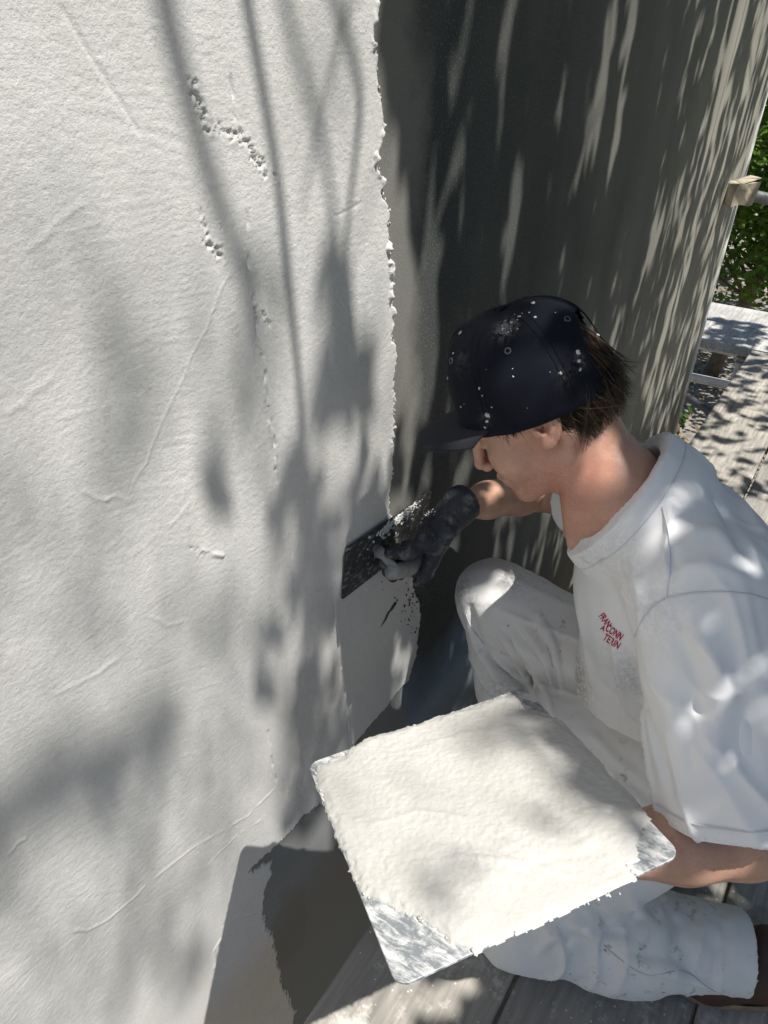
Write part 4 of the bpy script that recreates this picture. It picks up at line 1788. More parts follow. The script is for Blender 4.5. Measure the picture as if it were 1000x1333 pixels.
for i, (x, y, r) in enumerate(spots):
    h = hits(capT, [(x, y)])[0]
    if h is None:
        continue
    n_ = unit(h-KC)
    e1 = unit(np.cross(n_, (0.3, .5, .8)))
    e2 = np.cross(n_, e1)
    for k in range(2 if r > 1.3 else 1):
        o = (e1*q.normal(0, r*.6)+e2*q.normal(0, r*.6))*.001*k
        bt.blob(h+o, (r*.001*q.uniform(.7, 1.3), r*.001*q.uniform(.7, 1.3), r*.00055), 7, i*7+k, .4, (e1, e2, n_))
tag(bt.build('plaster_splashes', SPL, cap), kind='stuff')

# ---- hair: strands rooted on the back of the skull, escaping under the cap
HAIR = M('brown_hair', .55, .35)
hn_ = HAIR.node('ShaderNodeNewGeometry').outputs['Random Per Island']
HAIR.color(HAIR.mix(HAIR.ramp(hn_, [(.0, 0), (.75, .35), (1., 1.)]), (.016, .0105, .007), (.17, .105, .058)))
HAIR = HAIR.m
q = np.random.default_rng(12)
ns, sg = 5200, 8
CLJ, CLC = q.normal(0, .17, (90, 3)), q.normal(0, .42, 90)
V, F = [], []
for i in range(ns):
    kind = q.random()
    if kind < .84:
        th = math.pi+q.normal(0, .62)
        th = min(max(th, math.pi-1.40), math.pi+1.40)
        u0 = q.uniform(-.052, .075)*(1 if abs(th-math.pi) < .8 else .55)
    elif kind < .93:
        th = math.pi+q.normal(0, .40)
        u0 = q.uniform(.045, .09)
    else:
        th = (1 if q.random() < .5 else -1)*q.normal(1.12, .12)
        u0 = q.uniform(.012, .045)
    v = min(.98, abs(u0-.045)/.098)
    rr = math.sqrt(max(.05, 1-v*v))
    root = HC+hf*(-.012+.097*rr*math.cos(th))+hl*(.0765*rr*math.sin(th))+hu*u0
    nrm = unit(hf*(math.cos(th)/.098)+hl*(math.sin(th)/.077)+hu*((u0-.045)/.098*10))
    nrm = unit(hf*math.cos(th)+hl*math.sin(th)+hu*.2)
    ci = int((th*9.7) % 9)*10+int((u0+.06)*60) % 10
    if kind < .93:
        Ln = q.uniform(.035, .075) if kind < .84 else q.uniform(.03, .05)
        Ln = min(Ln, .016+max(0, u0+.055)*.75)
        dirv = unit(-hu*1.0-hf*.30+nrm*q.uniform(.0, .22)+CLJ[ci]+q.normal(0, .05, 3)+np.array([0, 0, -.35]))
        curl = nrm*q.uniform(-.45, -.05)+np.cross(hu, nrm)*(CLC[ci]+q.normal(0, .10))
    else:
        Ln = q.uniform(.008, .018)
        dirv = unit(-hu-hf*.2+nrm*.25+q.normal(0, .2, 3))
        curl = q.normal(0, .2, 3)
    wd = q.uniform(.0005, .0010)
    sd_ = unit(np.cross(dirv, nrm)+q.normal(0, .3, 3))
    pts = []
    for k in range(sg):
        t = k/(sg-1)
        p = root+nrm*.003+dirv*Ln*t+curl*Ln*t*t*.7
        pts.append(p)
    n0 = len(V)
    for k in range(sg):
        t = k/(sg-1)
        wk = wd*(1-.8*t)
        V += [pts[k]+sd_*wk, pts[k]-sd_*wk*.5+nrm*wk*.9, pts[k]-sd_*wk*.5-nrm*wk*.9]
    for k in range(sg-1):
        for c in range(3):
            F.append((n0+k*3+c, n0+k*3+(c+1) % 3, n0+(k+1)*3+(c+1) % 3, n0+(k+1)*3+c))
hair = mk('hair', np.array(V), np.array(F), HAIR, person)
hair['kind'] = 'stuff'


# ------------------------------------------------------------------ boots
BOOT = simple('brown_leather', (.075, .038, .026), .6, .35, .4, 14, .35, 120)
SOLE = simple('tan_sole', (.24, .18, .12), .8, .25, .3, 25, .4, 90)


def boot(ank, heel, toe, solen, topdir):
    """ank: ankle, heel/toe: points on the sole's centre line, solen: outward normal of the sole"""
    ank, heel, toe = [np.asarray(q, float) for q in (ank, heel, toe)]
    d = unit(toe-heel)
    n = unit(solen-d*(solen@d))
    s = np.cross(d, n)
    lo = np.minimum.reduce([ank-.13, heel-.12, toe-.12])
    hi = np.maximum.reduce([ank+.13, heel+.12, toe+.12])
    ax = [span((lo[i], hi[i], .0042)) for i in range(3)]
    U = SDF(*ax)
    U.cone(heel-n*.045+d*.03, toe-n*.035-d*.05, .040, .040, .02, flat=(s, 1.02))
    U.ell(toe-n*.030-d*.045, (.055, .036, .046), (d, n, s), .02)
    U.cone(heel-n*.05+d*.035, ank+topdir*.0, .043, .042, .03)
    U.cone(ank+topdir*.0, ank+topdir*.03, .042, .043, .02)
    U.plane(heel-n*.001, n)
    V, F = U.mesh()
    V = smooth(V, F, 3)
    V = V+normals(V, F)*(.0014*fbm(V[:, 0]*40, V[:, 1]*40, V[:, 2]*40, seed=5))[:, None]
    o = mk('boot', V, F, BOOT, person)
    L = np.linalg.norm(toe-heel)
    V, prof = [], []
    for k in range(44):
        a = 2*math.pi*k/44
        u_ = .5-.5*math.cos(a)
        x = math.cos(a)
        wd_ = .044*abs(math.sin(a))**.55*(1+.08*x-.16*math.exp(-((x+.15)/.35)**2))
        prof.append((L*.5+x*(L*.5+.006), math.copysign(wd_, math.sin(a))))
    for (h, gr) in ((.004, .97), (.002, 1.), (-.020, 1.), (-.022, .97)):
        for (x, y) in prof:
            V.append(heel+d*(L*.5+(x-L*.5)*gr)+s*y*gr-n*(.0-h) if False else heel+d*(L*.5+(x-L*.5)*gr)+s*y*gr+n*h)
    V = np.array(V).reshape(4, 44, 3).transpose(1, 0, 2).reshape(-1, 3)
    F = [tuple(f) for f in grid_faces(44, 4, True)]
    F += [tuple(range(0, 176, 4)), tuple(range(3, 176, 4))[::-1]]
    mk('sole', V, F, SOLE, o)
    return o


boot(LAN+np.array([.03, .01, .0]), np.array([.995, .925, .022]), np.array([.735, .782, .022]), np.array([0, 0, -1.]), unit(np.array([.35, .2, 1.])))
boot(RAN, (.345, 1.03, .022), (.115, .955, .022), np.array([0, 0, -1.]), unit(RKN-RAN))

# ------------------------------------------------------------------ trowel
TTL, TTR, TBL = onwall(450, 715, .011), onwall(562, 638, .012), onwall(440, 785, .0065)
t_x = unit(TTR-TTL)
t_dn = TBL-TTL
t_dn = t_dn-t_x*(t_dn@t_x)
tw, th_ = np.linalg.norm(TTR-TTL), np.linalg.norm(t_dn)
t_y = -unit(t_dn)
t_n = np.cross(t_x, t_y)
if t_n[0] < 0:
    t_n = -t_n
TC = TTL+t_x*tw/2-t_y*th_/2
trowel = thing('plastering_trowel', TC, 'steel plastering trowel smeared with plaster, pressed flat on the wall by a gloved hand', 'trowel')
BLADE = mat_blade()
nu_, nv_ = 120, 50
us, vs = np.linspace(-.5, .5, nu_), np.linspace(-.5, .5, nv_)
Ug, Vg = np.meshgrid(us*tw, vs*th_, indexing='ij')
cr = .008
cx_ = np.clip(abs(Ug)-(tw/2-cr), 0, None)
cy_ = np.clip(abs(Vg)-(th_/2-cr), 0, None)
rd = np.sqrt(cx_**2+cy_**2)
sc_ = np.where(rd > cr, cr/np.maximum(rd, 1e-9), 1.)
Ux = np.where((cx_ > 0) & (cy_ > 0), np.sign(Ug)*((tw/2-cr)+cx_*sc_), Ug)
Vy = np.where((cx_ > 0) & (cy_ > 0), np.sign(Vg)*((th_/2-cr)+cy_*sc_), Vg)
# dried smears standing on the blade
sm = np.clip(fbm(Ux*70+Vy*30, Vy*95, seed=15)+.05, 0, 1)*.0013 + np.clip(noise(Ux*260, Vy*260, seed=16), 0, 1)*.0008
edge = sstep(.0, .004, np.minimum(tw/2-abs(Ux), th_/2-abs(Vy)))
P = TC+Ux[..., None]*t_x+Vy[..., None]*t_y+(sm*edge+.0006)[..., None]*t_n
Pb = TC+Ux[..., None]*t_x+Vy[..., None]*t_y-(.0006)*t_n
V = np.concatenate([P.reshape(-1, 3), Pb.reshape(-1, 3)])
F = [tuple(f) for f in grid_faces(nu_, nv_)]
off = nu_*nv_
F += [tuple(q+off for q in f[::-1]) for f in F]
rim = [(i*nv_) for i in range(nu_)] + [(nu_-1)*nv_+j for j in range(1, nv_)] + [i*nv_+nv_-1 for i in range(nu_-2, -1, -1)] + [j for j in range(nv_-2, 0, -1)]
for a_, b_ in zip(rim, rim[1:]+rim[:1]):
    F.append((a_, b_, b_+off, a_+off))
mk('blade', V, F, BLADE, trowel)
# bright wet plaster caught along the top edge
b = MB()
q = np.random.default_rng(6)
WETP = simple('wet_plaster', (.60, .595, .57), .5, .35, .1, 90, .4, 300)
for i in range(260):
    u_ = q.normal(.02, .035)
    v_ = th_/2-abs(q.normal(0, .012))-.003-.10*max(0, .06-u_)*q.random()
    if abs(u_) > tw/2-.01:
        continue
    r = q.uniform(.0008, .0034)
    b.blob(TC+t_x*u_+t_y*v_+t_n*(.0014), (r*q.uniform(.8, 1.9), r, r*.55), 6, i, .4, (unit(t_x+t_y*q.normal(0, .6)), t_y, t_n))
tag(b.build('wet_smears', WETP, trowel), kind='stuff')
HA, HB = TC-t_x*.066-t_y*.012+t_n*.050, TC+t_x*.096-t_y*.014+t_n*.058
GREYP = simple('plaster_caked_handle', (.34, .33, .30), .85, .2, .3, 45, .6, 140)
b = MB()
ss = np.linspace(0, 1, 22)
P = np.array([lerp(HA, HB, s)-t_y*(.016*math.sin(math.pi*s)) for s in ss])
b.tube(P, .0125+.0065*np.sin(np.pi*np.clip(ss*.95+.03, 0, 1)), 16)
b.build('handle', GREYP, trowel)
b = MB()
b.tube([TC-t_x*.040+t_n*.001, TC-t_x*.044+t_n*.020, TC-t_x*.050-t_y*.006+t_n*.040, HA+t_x*.012], [.013, .009, .009, .012], 10)
b.build('shank', GREYP, trowel)

# ---- right hand in its dark glove
GLOVE = M('dark_glove', .55, .4)
gn = GLOVE.noise(34, detail=6, rough=.7)
gc = GLOVE.mix(GLOVE.ramp(GLOVE.noise(9, detail=3), [(.35, 0), (.65, 1)]), (.016, .018, .025), (.042, .045, .055))
gc = GLOVE.mix(GLOVE.math('MULTIPLY', GLOVE.ramp(gn, [(.52, 0), (.68, 1)]), .6), gc, (.26, .255, .24))
GLOVE.color(gc)
GLOVE.bump(GLOVE.noise(85, detail=4), .5, .003)
GLOVE = GLOVE.m


def hd_at(s, n, y):
    """near the handle: s along it, n out from the blade, y up the blade"""
    return lerp(HA, HB, s)-t_y*(.016*math.sin(math.pi*s))+t_n*n+t_y*y


WR = at(600, 657, 1.315)
ctr = hd_at(.5, .02, .03)
ax = [span((min(WR[i], ctr[i])-.13, max(WR[i], ctr[i])+.13, .0021)) for i in range(3)]
G = SDF(*ax)
PALM_K = [hd_at(.20+.145*i, .014-.002*i, .046-.003*abs(i-1)) for i in range(4)]       # knuckles, index first
PALM_W = lerp(WR, hd_at(.75, .03, .05), .12)
wd = unit(WR-lerp(PALM_K[1], PALM_K[2], .5))
back = unit(t_n*.6+t_y*.8)
for i in range(4):
    G.cone(PALM_W+t_x*(.012*(i-1.5))*.9, PALM_K[i], .018, .0135, .010)
G.ell(lerp(PALM_W, lerp(PALM_K[1], PALM_K[2], .5), .55)-back*.006, (.040, .036, .021), (wd, unit(np.cross(back, wd)), back), .015)
for i in range(4):
    k = PALM_K[i]
    s0 = .20+.145*i
    kn = s0-.02
    r = (.0112, .0116, .0110, .0098)[i]
    G.chain([k, hd_at(kn-.02, -.020, .030), hd_at(kn-.02, -.030, .004), hd_at(kn+.0, -.024, -.014), hd_at(kn+.01, -.012, -.0235)],
            [r*1.12, r*1.04, r*.98, r*.95, r*.86], .005)
    G.ell(k+back*.004, .0122, None, .004)
# thumb: leaves the side of the palm, crosses the near face of the handle
tb0 = lerp(PALM_W, PALM_K[0], .42)+t_n*.016
G.chain([tb0, hd_at(.46, .036, .024), hd_at(.43, .034, -.003), hd_at(.40, .022, -.028)], [.0195, .0145, .0125, .0105], .009)
# cuff
cdir = unit(unit(REL-WR)*.6+wd*.6)
G.cone(lerp(PALM_W, lerp(PALM_K[1], PALM_K[2], .5), .2), WR, .029, .0300, .03)
G.ell(WR, .0300, None, .02)
G.cone(WR, WR+cdir*.04, .0305, .0345, .01)
G.plane(WR+cdir*.016, cdir, WR-.075, WR+.09)
G.cone(WR+cdir*.010, WR+cdir*.05, .022, .031, 0, 'cut')
gV, gF = G.mesh()
gV = smooth(gV, gF, 2)
gV = gV+normals(gV, gF)*(.0009*fbm(gV[:, 0]*90, gV[:, 1]*90, gV[:, 2]*90, seed=8)+.0007*noise(gV[:, 0]*220, gV[:, 1]*60, gV[:, 2]*220, seed=9))[:, None]
glove = mk('glove', gV, gF, GLOVE, person)
ring = []
e1 = unit(np.cross(cdir, t_y))
e2 = np.cross(cdir, e1)
b = MB()
b.tube([WR+cdir*.015+e1*(.0318*math.cos(a))+e2*(.0318*math.sin(a)) for a in np.linspace(0, 2*math.pi, 30)], .0022, 7, False)
b.build('cuff_roll', GLOVE, glove)
# dry crumbs along the back of the hand
b = MB()
gT = bvh(gV, gF)
for i in range(120):
    t = q.random()
    px = lerp(512, 562, t)+q.normal(0, 4)
    py = lerp(700, 660, t)+q.normal(0, 3)
    h = hits(gT, [(px, py)])[0]
    if h is not None:
        r = q.uniform(.0006, .0019)
        b.blob(h, (r, r, r), 5, i, .4)
tag(b.build('plaster_crumbs', WETP, glove), kind='stuff')

# ------------------------------------------------------------------ hawk and its load
hawk = thing('plasterers_hawk', HKC, 'square metal hawk held level in front of the knees, loaded with plaster', 'hawk')
SMET = mat_smeared_metal()
hx_, hy_ = np.linalg.norm(HK_N-HK_L)/2+.001, np.linalg.norm(HK_R-HK_N)/2+.001
# rounded plate
V, prof = [], []
cr = .016
for (sx_, sy_, a0) in ((1, 1, 0), (-1, 1, 90), (-1, -1, 180), (1, -1, 270)):
    for a in np.radians(np.linspace(a0, a0+90, 8)):
        prof.append((sx_*(hx_-cr)+cr*math.cos(a), sy_*(hy_-cr)+cr*math.sin(a)))
npf = len(prof)
for (z, gr) in ((0., .996), (-.0006, 1.), (-.0034, 1.), (-.004, .996)):
    for (x, y) in prof:
        V.append(HKC+hk_x*x*gr+hk_y*y*gr+hk_n*z)
V = np.array(V).reshape(4, npf, 3).transpose(1, 0, 2).reshape(-1, 3)
F = [tuple(f) for f in grid_faces(npf, 4, True)]
F += [tuple(range(0, npf*4, 4)), tuple(range(3, npf*4, 4))[::-1]]
mk('plate', V, F, SMET, hawk, smooth=False)
b = MB()
b.tube([HKC-hk_n*.004, HKC-hk_n*.016, HKC-hk_n*.022, HKC-hk_n*.08, HKC-hk_n*.130, HKC-hk_n*.137], [.024, .024, .0165, .0185, .0175, .012], 18)
b.build('handle', simple('wood_handle', (.30, .21, .13), .6, .3, .2, 30), hawk)


def hkpx(p):
    """photo pixel on the hawk's plate, as plate coordinates"""
    d = ray(*p)
    t = ((HKC-CAM)@hk_n)/(d@hk_n)
    w_ = CAM+d*t-HKC
    return (w_@hk_x, w_@hk_y)


OUT = [(412, 1010), (414, 998), (450, 985), (456, 974), (490, 958), (540, 945), (590, 928), (640, 912), (672, 903), (680, 912), (676, 925), (704, 931),
       (724, 936), (745, 952), (772, 984), (800, 1015), (825, 1040), (846, 1065), (836, 1080), (826, 1100), (832, 1118), (818, 1128),
       (826, 1144), (812, 1162), (790, 1166), (762, 1178), (728, 1190), (690, 1207), (650, 1224), (618, 1238), (592, 1230), (578, 1215),
       (560, 1205), (545, 1196), (520, 1186), (505, 1176), (488, 1172), (474, 1166), (462, 1140), (446, 1105), (430, 1062), (418, 1030)]
PO = [hkpx(p) for p in OUT]
us = np.arange(-hx_-.006, hx_+.006, .0016)
vs = np.arange(-hy_-.006, hy_+.006, .0016)
Ug, Vg = np.meshgrid(us, vs, indexing='ij')
sd = poly_sdf(Ug, Vg, PO)-.001+.0020*noise(Ug*75, Vg*75, seed=1)+.0018*noise(Ug*190, Vg*190, seed=2)
dp = -sd
Hh = .0015+.0036*sstep(0, .012, dp)+.0025*sstep(.01, .10, dp)
Hh = Hh+.0026*fbm(Ug*7, Vg*7, seed=3)*sstep(0, .03, dp)
an = .5+.5*noise(Ug*5, Vg*5, seed=8)
A1, A2 = Ug*np.cos(an)+Vg*np.sin(an), -Ug*np.sin(an)+Vg*np.cos(an)
Hh = Hh+.0007*noise(A1*70, A2*210, seed=4)*np.clip(.6+noise(Ug*9, Vg*9, seed=12), .15, 1.2)*sstep(0, .01, dp)
Hh = Hh+.0004*noise(Ug*150, Vg*150, seed=5)+.0004*noise(Ug*300, Vg*300, seed=6)
Hh = Hh+.0018*np.exp(-((dp-.003)/.004)**2)*np.clip(noise(Ug*70, Vg*70, seed=7)+.1, 0, 1)
for L_, h_, w_ in (([(470, 1085), (540, 1062), (610, 1072), (650, 1100)], .0014, .004), ([(690, 960), (735, 1030), (800, 1078)], .0012, .004),
                   ([(520, 985), (600, 960), (690, 950)], .0010, .005), ([(500, 1140), (600, 1120), (700, 1130), (760, 1150)], .0012, .004),
                   ([(600, 1085), (622, 1120), (628, 1160)], .0012, .003), ([(640, 1150), (720, 1120), (800, 1110)], -.0010, .004)):
    d_, s_ = line_dist(Ug+.003*noise(Ug*40, Vg*40, seed=31), Vg, [hkpx(p) for p in L_])
    Hh = Hh+h_*np.exp(-(d_/w_)**2)*np.sin(np.pi*np.clip(s_, 0, 1))
# thin drag along the lower right edge
thin = sstep(.05, .0, Ug*0+poly_sdf(Ug, Vg, [hkpx(p) for p in ((640, 1215), (690, 1170), (790, 1120), (832, 1105), (826, 1160), (640, 1240))]))
Hh = Hh*(1-.45*thin)
Hh = np.where(sd < 0, np.maximum(Hh, .0012), -.0015)
V = (HKC+Ug[..., None]*hk_x+Vg[..., None]*hk_y+Hh[..., None]*hk_n).reshape(-1, 3)
F = grid_faces(len(us), len(vs))
F = F[(sd < .0022).reshape(-1)[F].all(1)]
used = np.unique(F)
re_ = np.full(len(V), -1)
re_[used] = np.arange(len(used))
LOAD = M('cream_wet_plaster', .5, .35)
LOAD.color(LOAD.mix(LOAD.ramp(LOAD.noise(8, detail=4), [(.35, 0), (.65, 1)]), (.43, .42, .39), (.48, .47, .445)))
LOAD.bump(LOAD.noise(300, detail=4, rough=.65), .6, .0012)
LOAD = LOAD.m
ld_o = mk('plaster_load', V[used], re_[F], LOAD, None)
tag(ld_o, 'cream wet plaster spread thick over the square hawk, bare at its corners', 'plaster')
# ragged lumps that overhang the rim
b = MB()
q = np.random.default_rng(9)
for i in range(46):
    t = q.random()*len(PO)
    a = int(t) % len(PO)
    p = lerp(np.array(PO[a]), np.array(PO[(a+1) % len(PO)]), t-int(t))
    p = p*(1+.004*q.normal())
    r = q.uniform(.0008, .0021)
    b.blob(HKC+hk_x*p[0]+hk_y*p[1]+hk_n*(r*.6), (r*1.7, r*1.1, r*.8), 6, i, .5, (hk_x, hk_y, hk_n))
cro = b.build('rim_crumbs', LOAD, ld_o)
cro['kind'] = 'stuff'


# ------------------------------------------------------------------ shade
# the tree that overhangs the work: placed by where the sun throws its shade
SDX = SUN/SUN[0]


def up_sun(y, z, d):
    """point d metres up the sunbeam that ends at (0, y, z) on the wall"""
    return np.array([0, y, z]) + SUN*d


shade = thing('overhanging_tree', (4.2, -1.0, GZ), 'tall leafy tree whose branches overhang the scaffold and dapple the wall', 'tree')
tip = up_sun(.55, 1.9, 3.6)
tube_part('trunk', [(4.2, -1.0, GZ), (4.15, -.9, 0), (4.0, -.85, 2.), (3.6, -.65, 4.2), (3.0, -.2, 6.2), (2.5, .3, 7.7)],
          [.17, .15, .13, .10, .07, .03], BARK, shade, 14)


def branch(L, d0, d1, r0, r1, pre=None):
    W = [onwall(*p)[1:] for p in L]
    n = len(W)
    P = [up_sun(W[i][0], W[i][1], lerp(d0, d1, i/(n-1))+.04*math.sin(i*2.1)) for i in range(n)]
    if pre is not None:
        P = [np.array(pre)] + [lerp(np.array(pre), P[0], .55)+np.array([0, 0, .15])] + P
    # smooth the path
    P = np.array(P)
    t = np.linspace(0, len(P)-1, len(P)*4)
    Q = np.stack([np.interp(t, np.arange(len(P)), P[:, k]) for k in range(3)], -1)
    for _ in range(3):
        Q[1:-1] = .25*Q[:-2]+.5*Q[1:-1]+.25*Q[2:]
    tube_part('branch', Q, np.linspace(r0, r1, len(Q)), BARK, shade, 8)


trunk_top = (2.5, .3, 7.7)
branch([(185, -160), (205, 0), (238, 130), (268, 240), (300, 330), (325, 400), (335, 480)], 3.2, 3.4, .016, .008, trunk_top)
branch([(296, -160), (314, 0), (338, 130), (357, 240), (372, 370), (385, 500), (392, 600)], 2.1, 2.3, .0095, .006, trunk_top)
branch([(338, -160), (362, 0), (390, 110), (415, 200), (432, 300), (440, 380)], 3.3, 3.3, .010, .005, trunk_top)
branch([(300, 330), (352, 370), (378, 410)], 3.3, 3.2, .007, .004)
branch([(470, 100), (462, 190), (450, 280), (442, 360), (450, 470)], 2.4, 2.4, .008, .004, trunk_top)
branch([(0, 1048), (80, 1022), (150, 985), (230, 945)], 6., 6., .026, .019, (3.3, -.9, 6.))
branch([(230, 890), (205, 990), (188, 1110), (165, 1250), (150, 1340)], 6.4, 6.6, .011, .009)

# foliage: where shade falls thick (dark) or thin, in wall coordinates carried up the beams
q = np.random.default_rng(21)


def wz(px, py, X=0.):
    """wall point shaded by the same beam as a point X metres off the wall at that pixel"""
    p = onwall(px, py, X)
    p = p - SDX*p[0]
    return p[1:]


def wp(p):
    p = np.asarray(p, float)
    return (p-SDX*p[0])[1:]


open_areas = []      # places the sun reaches: kept free of leaves


def lam(Y, Z):
    """how densely leaves cover the beam ending at wall point (Y, Z)"""
    L = np.zeros_like(Y)
    # above and over the dark undercoat: thick shade thinning towards the far end
    yb = np.interp(Z, [-.2, .25, .7, .95, 1.1, 1.25, 1.33, 1.42, 2.6], [.95, 1.0, .95, .965, .985, .965, .90, .865, .85])
    s = sstep(0, .05, Y-yb)
    base = np.interp(Y, [.9, 1.6, 2.3, 2.9, 3.3, 3.8], [3.0, 2.7, 2.3, 1.7, .8, .5])
    base = base*np.clip(1.0+1.2*noise(Y*13, Z*1.9, seed=90)+.7*noise(Y*30, Z*3.2, seed=91), .15, 2.5)*1.3
    L = np.maximum(L, s*base)
    # over the man
    man = sstep(.0, .06, Y-.36-.3*sstep(-.25, -.1, Z))*sstep(.28, .12, Z)
    L = np.maximum(L, man*np.interp(Y, [.3, 1.2, 1.6], [4.8, 4.8, 2.2]))
    # platform beyond him
    far = sstep(1.45, 1.7, Y)*sstep(-.35, -.5, Z)
    L = np.where(far > .5, .5, L)
    low = sstep(-.75, -.85, Z)*sstep(1.4, 1.2, Y)
    L = np.maximum(L, low*3.2)
    return L


def blobs(Y, Z, lst):
    r = np.zeros_like(Y)
    for (y, z, ry, rz, v) in lst:
        r = np.maximum(r, v*sstep(1.25, .7, np.sqrt(((Y-y)/ry)**2+((Z-z)/rz)**2)))
    return r


def pxblob(px, py, rx, ry, v):
    c = onwall(px, py)
    a, e = onwall(px+rx, py), onwall(px, py+ry)
    return (c[1], c[2], abs(a[1]-c[1]), abs(e[2]-c[2]), v)


CLUMPS = [pxblob(490, 655, 38, 75, 2.2), pxblob(445, 470, 28, 110, 2.0), pxblob(428, 350, 14, 50, 1.8), pxblob(430, 640, 45, 100, 1.7), pxblob(395, 720, 40, 90, 1.3),
          pxblob(500, 840, 60, 120, 2.6), pxblob(420, 880, 55, 110, 1.9), pxblob(400, 1000, 36, 70, 2.0), pxblob(300, 610, 30, 60, .8),
          pxblob(400, 1010, 40, 60, 1.8), pxblob(460, 560, 40, 60, 1.7), pxblob(360, 860, 40, 60, .9), pxblob(465, 215, 10, 60, .9)]
opens = tuple((pxy[0], pxy[1], ry, rz) for pxy, ry, rz in (
    (wp(at(636, 796, 1.43)), .048, .085),                   # spot on the knee
    (wp(at(640, 650, 1.36)), .030, .05),                     # forearm
    (wp(onfloor(500, 1318)), .13, .14),                      # board below the hawk
    (wp(onfloor(585, 1300)), .06, .10),
    (onwall(952, 70)[1:], .085, .30),                        # sunny stretch near the far end of the wall
))
for (px_, py_, ry_, rz_, tr_) in (
        (868, 672, .020, .045, shT), (890, 690, .018, .035, shT), (905, 742, .017, .03, shT), (932, 738, .013, .03, shT), (944, 668, .012, .04, shT),
        (975, 705, .014, .05, shT), (985, 690, .012, .04, shT), (912, 605, .010, .03, shT), (862, 575, .012, .03, shT), (950, 640, .010, .03, shT),
        (958, 845, .009, .02, shT), (978, 872, .010, .03, shT), (968, 918, .008, .025, shT), (935, 955, .010, .022, shT),
        (815, 730, .007, .014, shT), (893, 1040, .010, .02, shT),
        (760, 612, .016, .03, bodyT), (655, 640, .016, .03, bodyT), (838, 600, .010, .02, bodyT), (790, 1265, .012, .03, trT)):
    h_ = hits(tr_, [(px_, py_)])[0]
    if h_ is not None:
        c_ = wp(h_)
        opens = opens+((c_[0], c_[1], ry_, rz_),)
strip = [onwall(*p)[1:] for p in ((505, 195), (520, 190), (540, 260), (545, 420), (512, 440), (506, 330))]

n = 90000
Yc, Zc = q.uniform(-.6, 4.6, n), q.uniform(-2.9, 2.7, n)
area = 5.2*5.6*abs(SUN[0])
leafA = .0013
L = np.maximum(lam(Yc, Zc), blobs(Yc, Zc, CLUMPS))
L = L*np.clip(.85+.8*fbm(Yc*3.2, Zc*1.3, seed=77, n=2), .35, 2.)
hkpoly = [wp(lerp(p, HKC, .04)) for p in (HK_L, HK_N, lerp(HK_R, HK_N, .05), lerp(HK_B, HK_L, .10))]
L *= sstep(-.004, .02, poly_sdf(Yc, Zc, hkpoly))
for (y, z, ry, rz) in opens:
    L *= 1-sstep(1.2, .9, np.sqrt(((Yc-y)/ry)**2+((Zc-z)/rz)**2))
L *= sstep(0, .02, poly_sdf(Yc, Zc, strip))
dens = L/leafA*area
keepm = q.random(n) < dens/n
Yc, Zc = Yc[keepm], Zc[keepm]
m = len(Yc)
dlo = np.where((Zc < -.5) & (Yc > 1.4), 3.4, np.where(Zc < -.5, 2.6, 2.3))
D = dlo + q.random(m)*1.5
D = np.where(Yc < .75, D*np.where(Zc > .2, 1.25, 1.), D)
D = np.where((Yc < 1.0) & (Zc < .33) & (Zc > -.35), 3.4+q.random(m)*1.9, D)
D = np.where((Yc > .9) & (Zc > .3), 1.75+q.random(m)*1.0, D)
D = np.maximum(D, (2.35-Zc)/SUN[2]+q.random(m)*.9)      # no leaf hangs lower than head height over the boards
C = np.stack([np.zeros(m), Yc, Zc], -1) + SUN[None]*D[:, None]
N = q.normal(size=(m, 3))*.75+SUN[None]*.9
N /= np.linalg.norm(N, axis=1)[:, None]
# sparse sprays high above, whose shade reaches the wall soft-edged
FAR = [pxblob(110, 440, 70, 240, .38), pxblob(300, 610, 40, 80, .7), pxblob(262, 780, 45, 90, 1.3), pxblob(30, 720, 45, 120, .9),
       pxblob(150, 985, 190, 60, 1.9), pxblob(205, 1150, 40, 170, 1.0), pxblob(190, 930, 330, 330, .72), pxblob(40, 560, 60, 150, .7), pxblob(130, 640, 60, 110, .5), pxblob(15, 1040, 50, 45, 1.4), pxblob(330, 700, 120, 180, .45), pxblob(235, 880, 50, 70, 1.1), pxblob(20, 880, 60, 150, .8), pxblob(260, 1235, 80, 45, .9), pxblob(330, 900, 60, 90, 1.0),
       pxblob(395, 660, 45, 120, 1.0), pxblob(60, 1050, 100, 40, 1.0), pxblob(395, 960, 50, 100, 1.6), pxblob(360, 520, 40, 80, .5),
       pxblob(300, 1050, 80, 50, .5), pxblob(420, 130, 40, 60, .4), pxblob(630, 1080, 170, 130, .0)]
hx0 = wp(HKC)
for (px_, py_, rr_, v_) in ((600, 1065, .045, .8), (580, 1135, .05, .6), (690, 950, .05, 1.3), (760, 1020, .05, 1.5), (800, 1080, .04, 1.3), (640, 940, .05, 1.1),
                            (690, 1085, .03, .7), (520, 1010, .03, .4)):
    d_ = ray(px_, py_)
    c_ = wp(CAM+d_*((HKC[2]-CAM[2])/d_[2]))
    FAR.append((c_[0], c_[1], rr_, rr_*2.0, v_))
n2 = 260000
Y2, Z2 = q.uniform(-.6, 1.1, n2), q.uniform(-1., 1.9, n2)
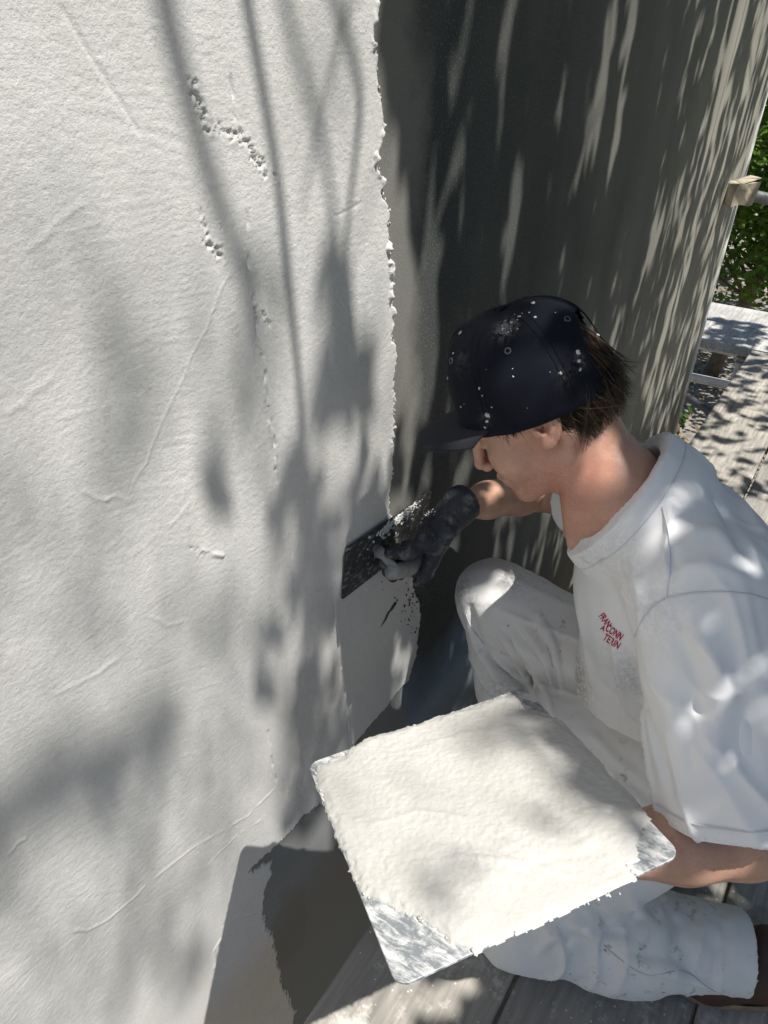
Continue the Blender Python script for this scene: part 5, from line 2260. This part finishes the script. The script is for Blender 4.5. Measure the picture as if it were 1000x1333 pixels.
L2 = blobs(Y2, Z2, FAR)*np.clip(.95+1.3*fbm(Y2*12, Z2*5, seed=78, n=2), .1, 2.2)
k2 = q.random(n2) < .75*L2/(leafA*.18)*(1.7*2.9*abs(SUN[0]))/n2
Y2, Z2 = Y2[k2], Z2[k2]
D2 = q.uniform(5.5, 9.0, len(Y2))
C = np.concatenate([C, np.stack([np.zeros(len(Y2)), Y2, Z2], -1)+SUN[None]*D2[:, None]])
N2 = q.normal(size=(len(Y2), 3))*.75+SUN[None]*.9
N = np.concatenate([N, N2/np.linalg.norm(N2, axis=1)[:, None]])
# unseen leaves added to block sky light, clear of the beams reaching the work
ex_ = []
for (ya, yb_, za, zb, lam_, da, db) in ((.9, 5.2, 2.7, 5.6, 3.0, 1.2, 3.2), (1.2, 5.6, -6.8, -2.95, 2.6, 6.2, 8.6)):
    ne = int((yb_-ya)*(zb-za)*abs(SUN[0])*lam_/(leafA*2.2))
    ye, ze = q.uniform(ya, yb_, ne), q.uniform(za, zb, ne)
    de = q.uniform(da, db, ne)
    if za < 0:
        de = np.maximum(de, (1.2-ze)/SUN[2]*.92)
    ex_.append(np.stack([np.zeros(ne), ye, ze], -1)+SUN[None]*de[:, None])
ex_ = np.concatenate(ex_)
Ne = q.normal(size=ex_.shape)+SUN[None]*.6
n_far = len(C)
C = np.concatenate([C, ex_])
N = np.concatenate([N, Ne/np.linalg.norm(Ne, axis=1)[:, None]])
ii = np.arange(len(C))
leaf_mesh('crown', C, N, np.where(ii < m, .075, np.where(ii < n_far, .032, .11))[:, None], LEAF, shade, 22)  # includes the unseen leaves added to block sky light
# twigs through the leaf masses
b = MB()
for k in range(220):
    i = q.integers(0, m)
    if Yc[i] < 1.0 and -.8 < Zc[i] < .4:
        continue
    dirv = unit(np.array([-.5, .5, -.2])+q.normal(0, .5, 3))
    Ln = q.uniform(.2, .6)
    b.tube([C[i], C[i]+dirv*Ln*.5+q.normal(0, .02, 3), C[i]+dirv*Ln], [.005, .0035, .002], 5, False)
tag(b.build('twigs', BARK, shade), kind='stuff')
print('shade leaves', m)
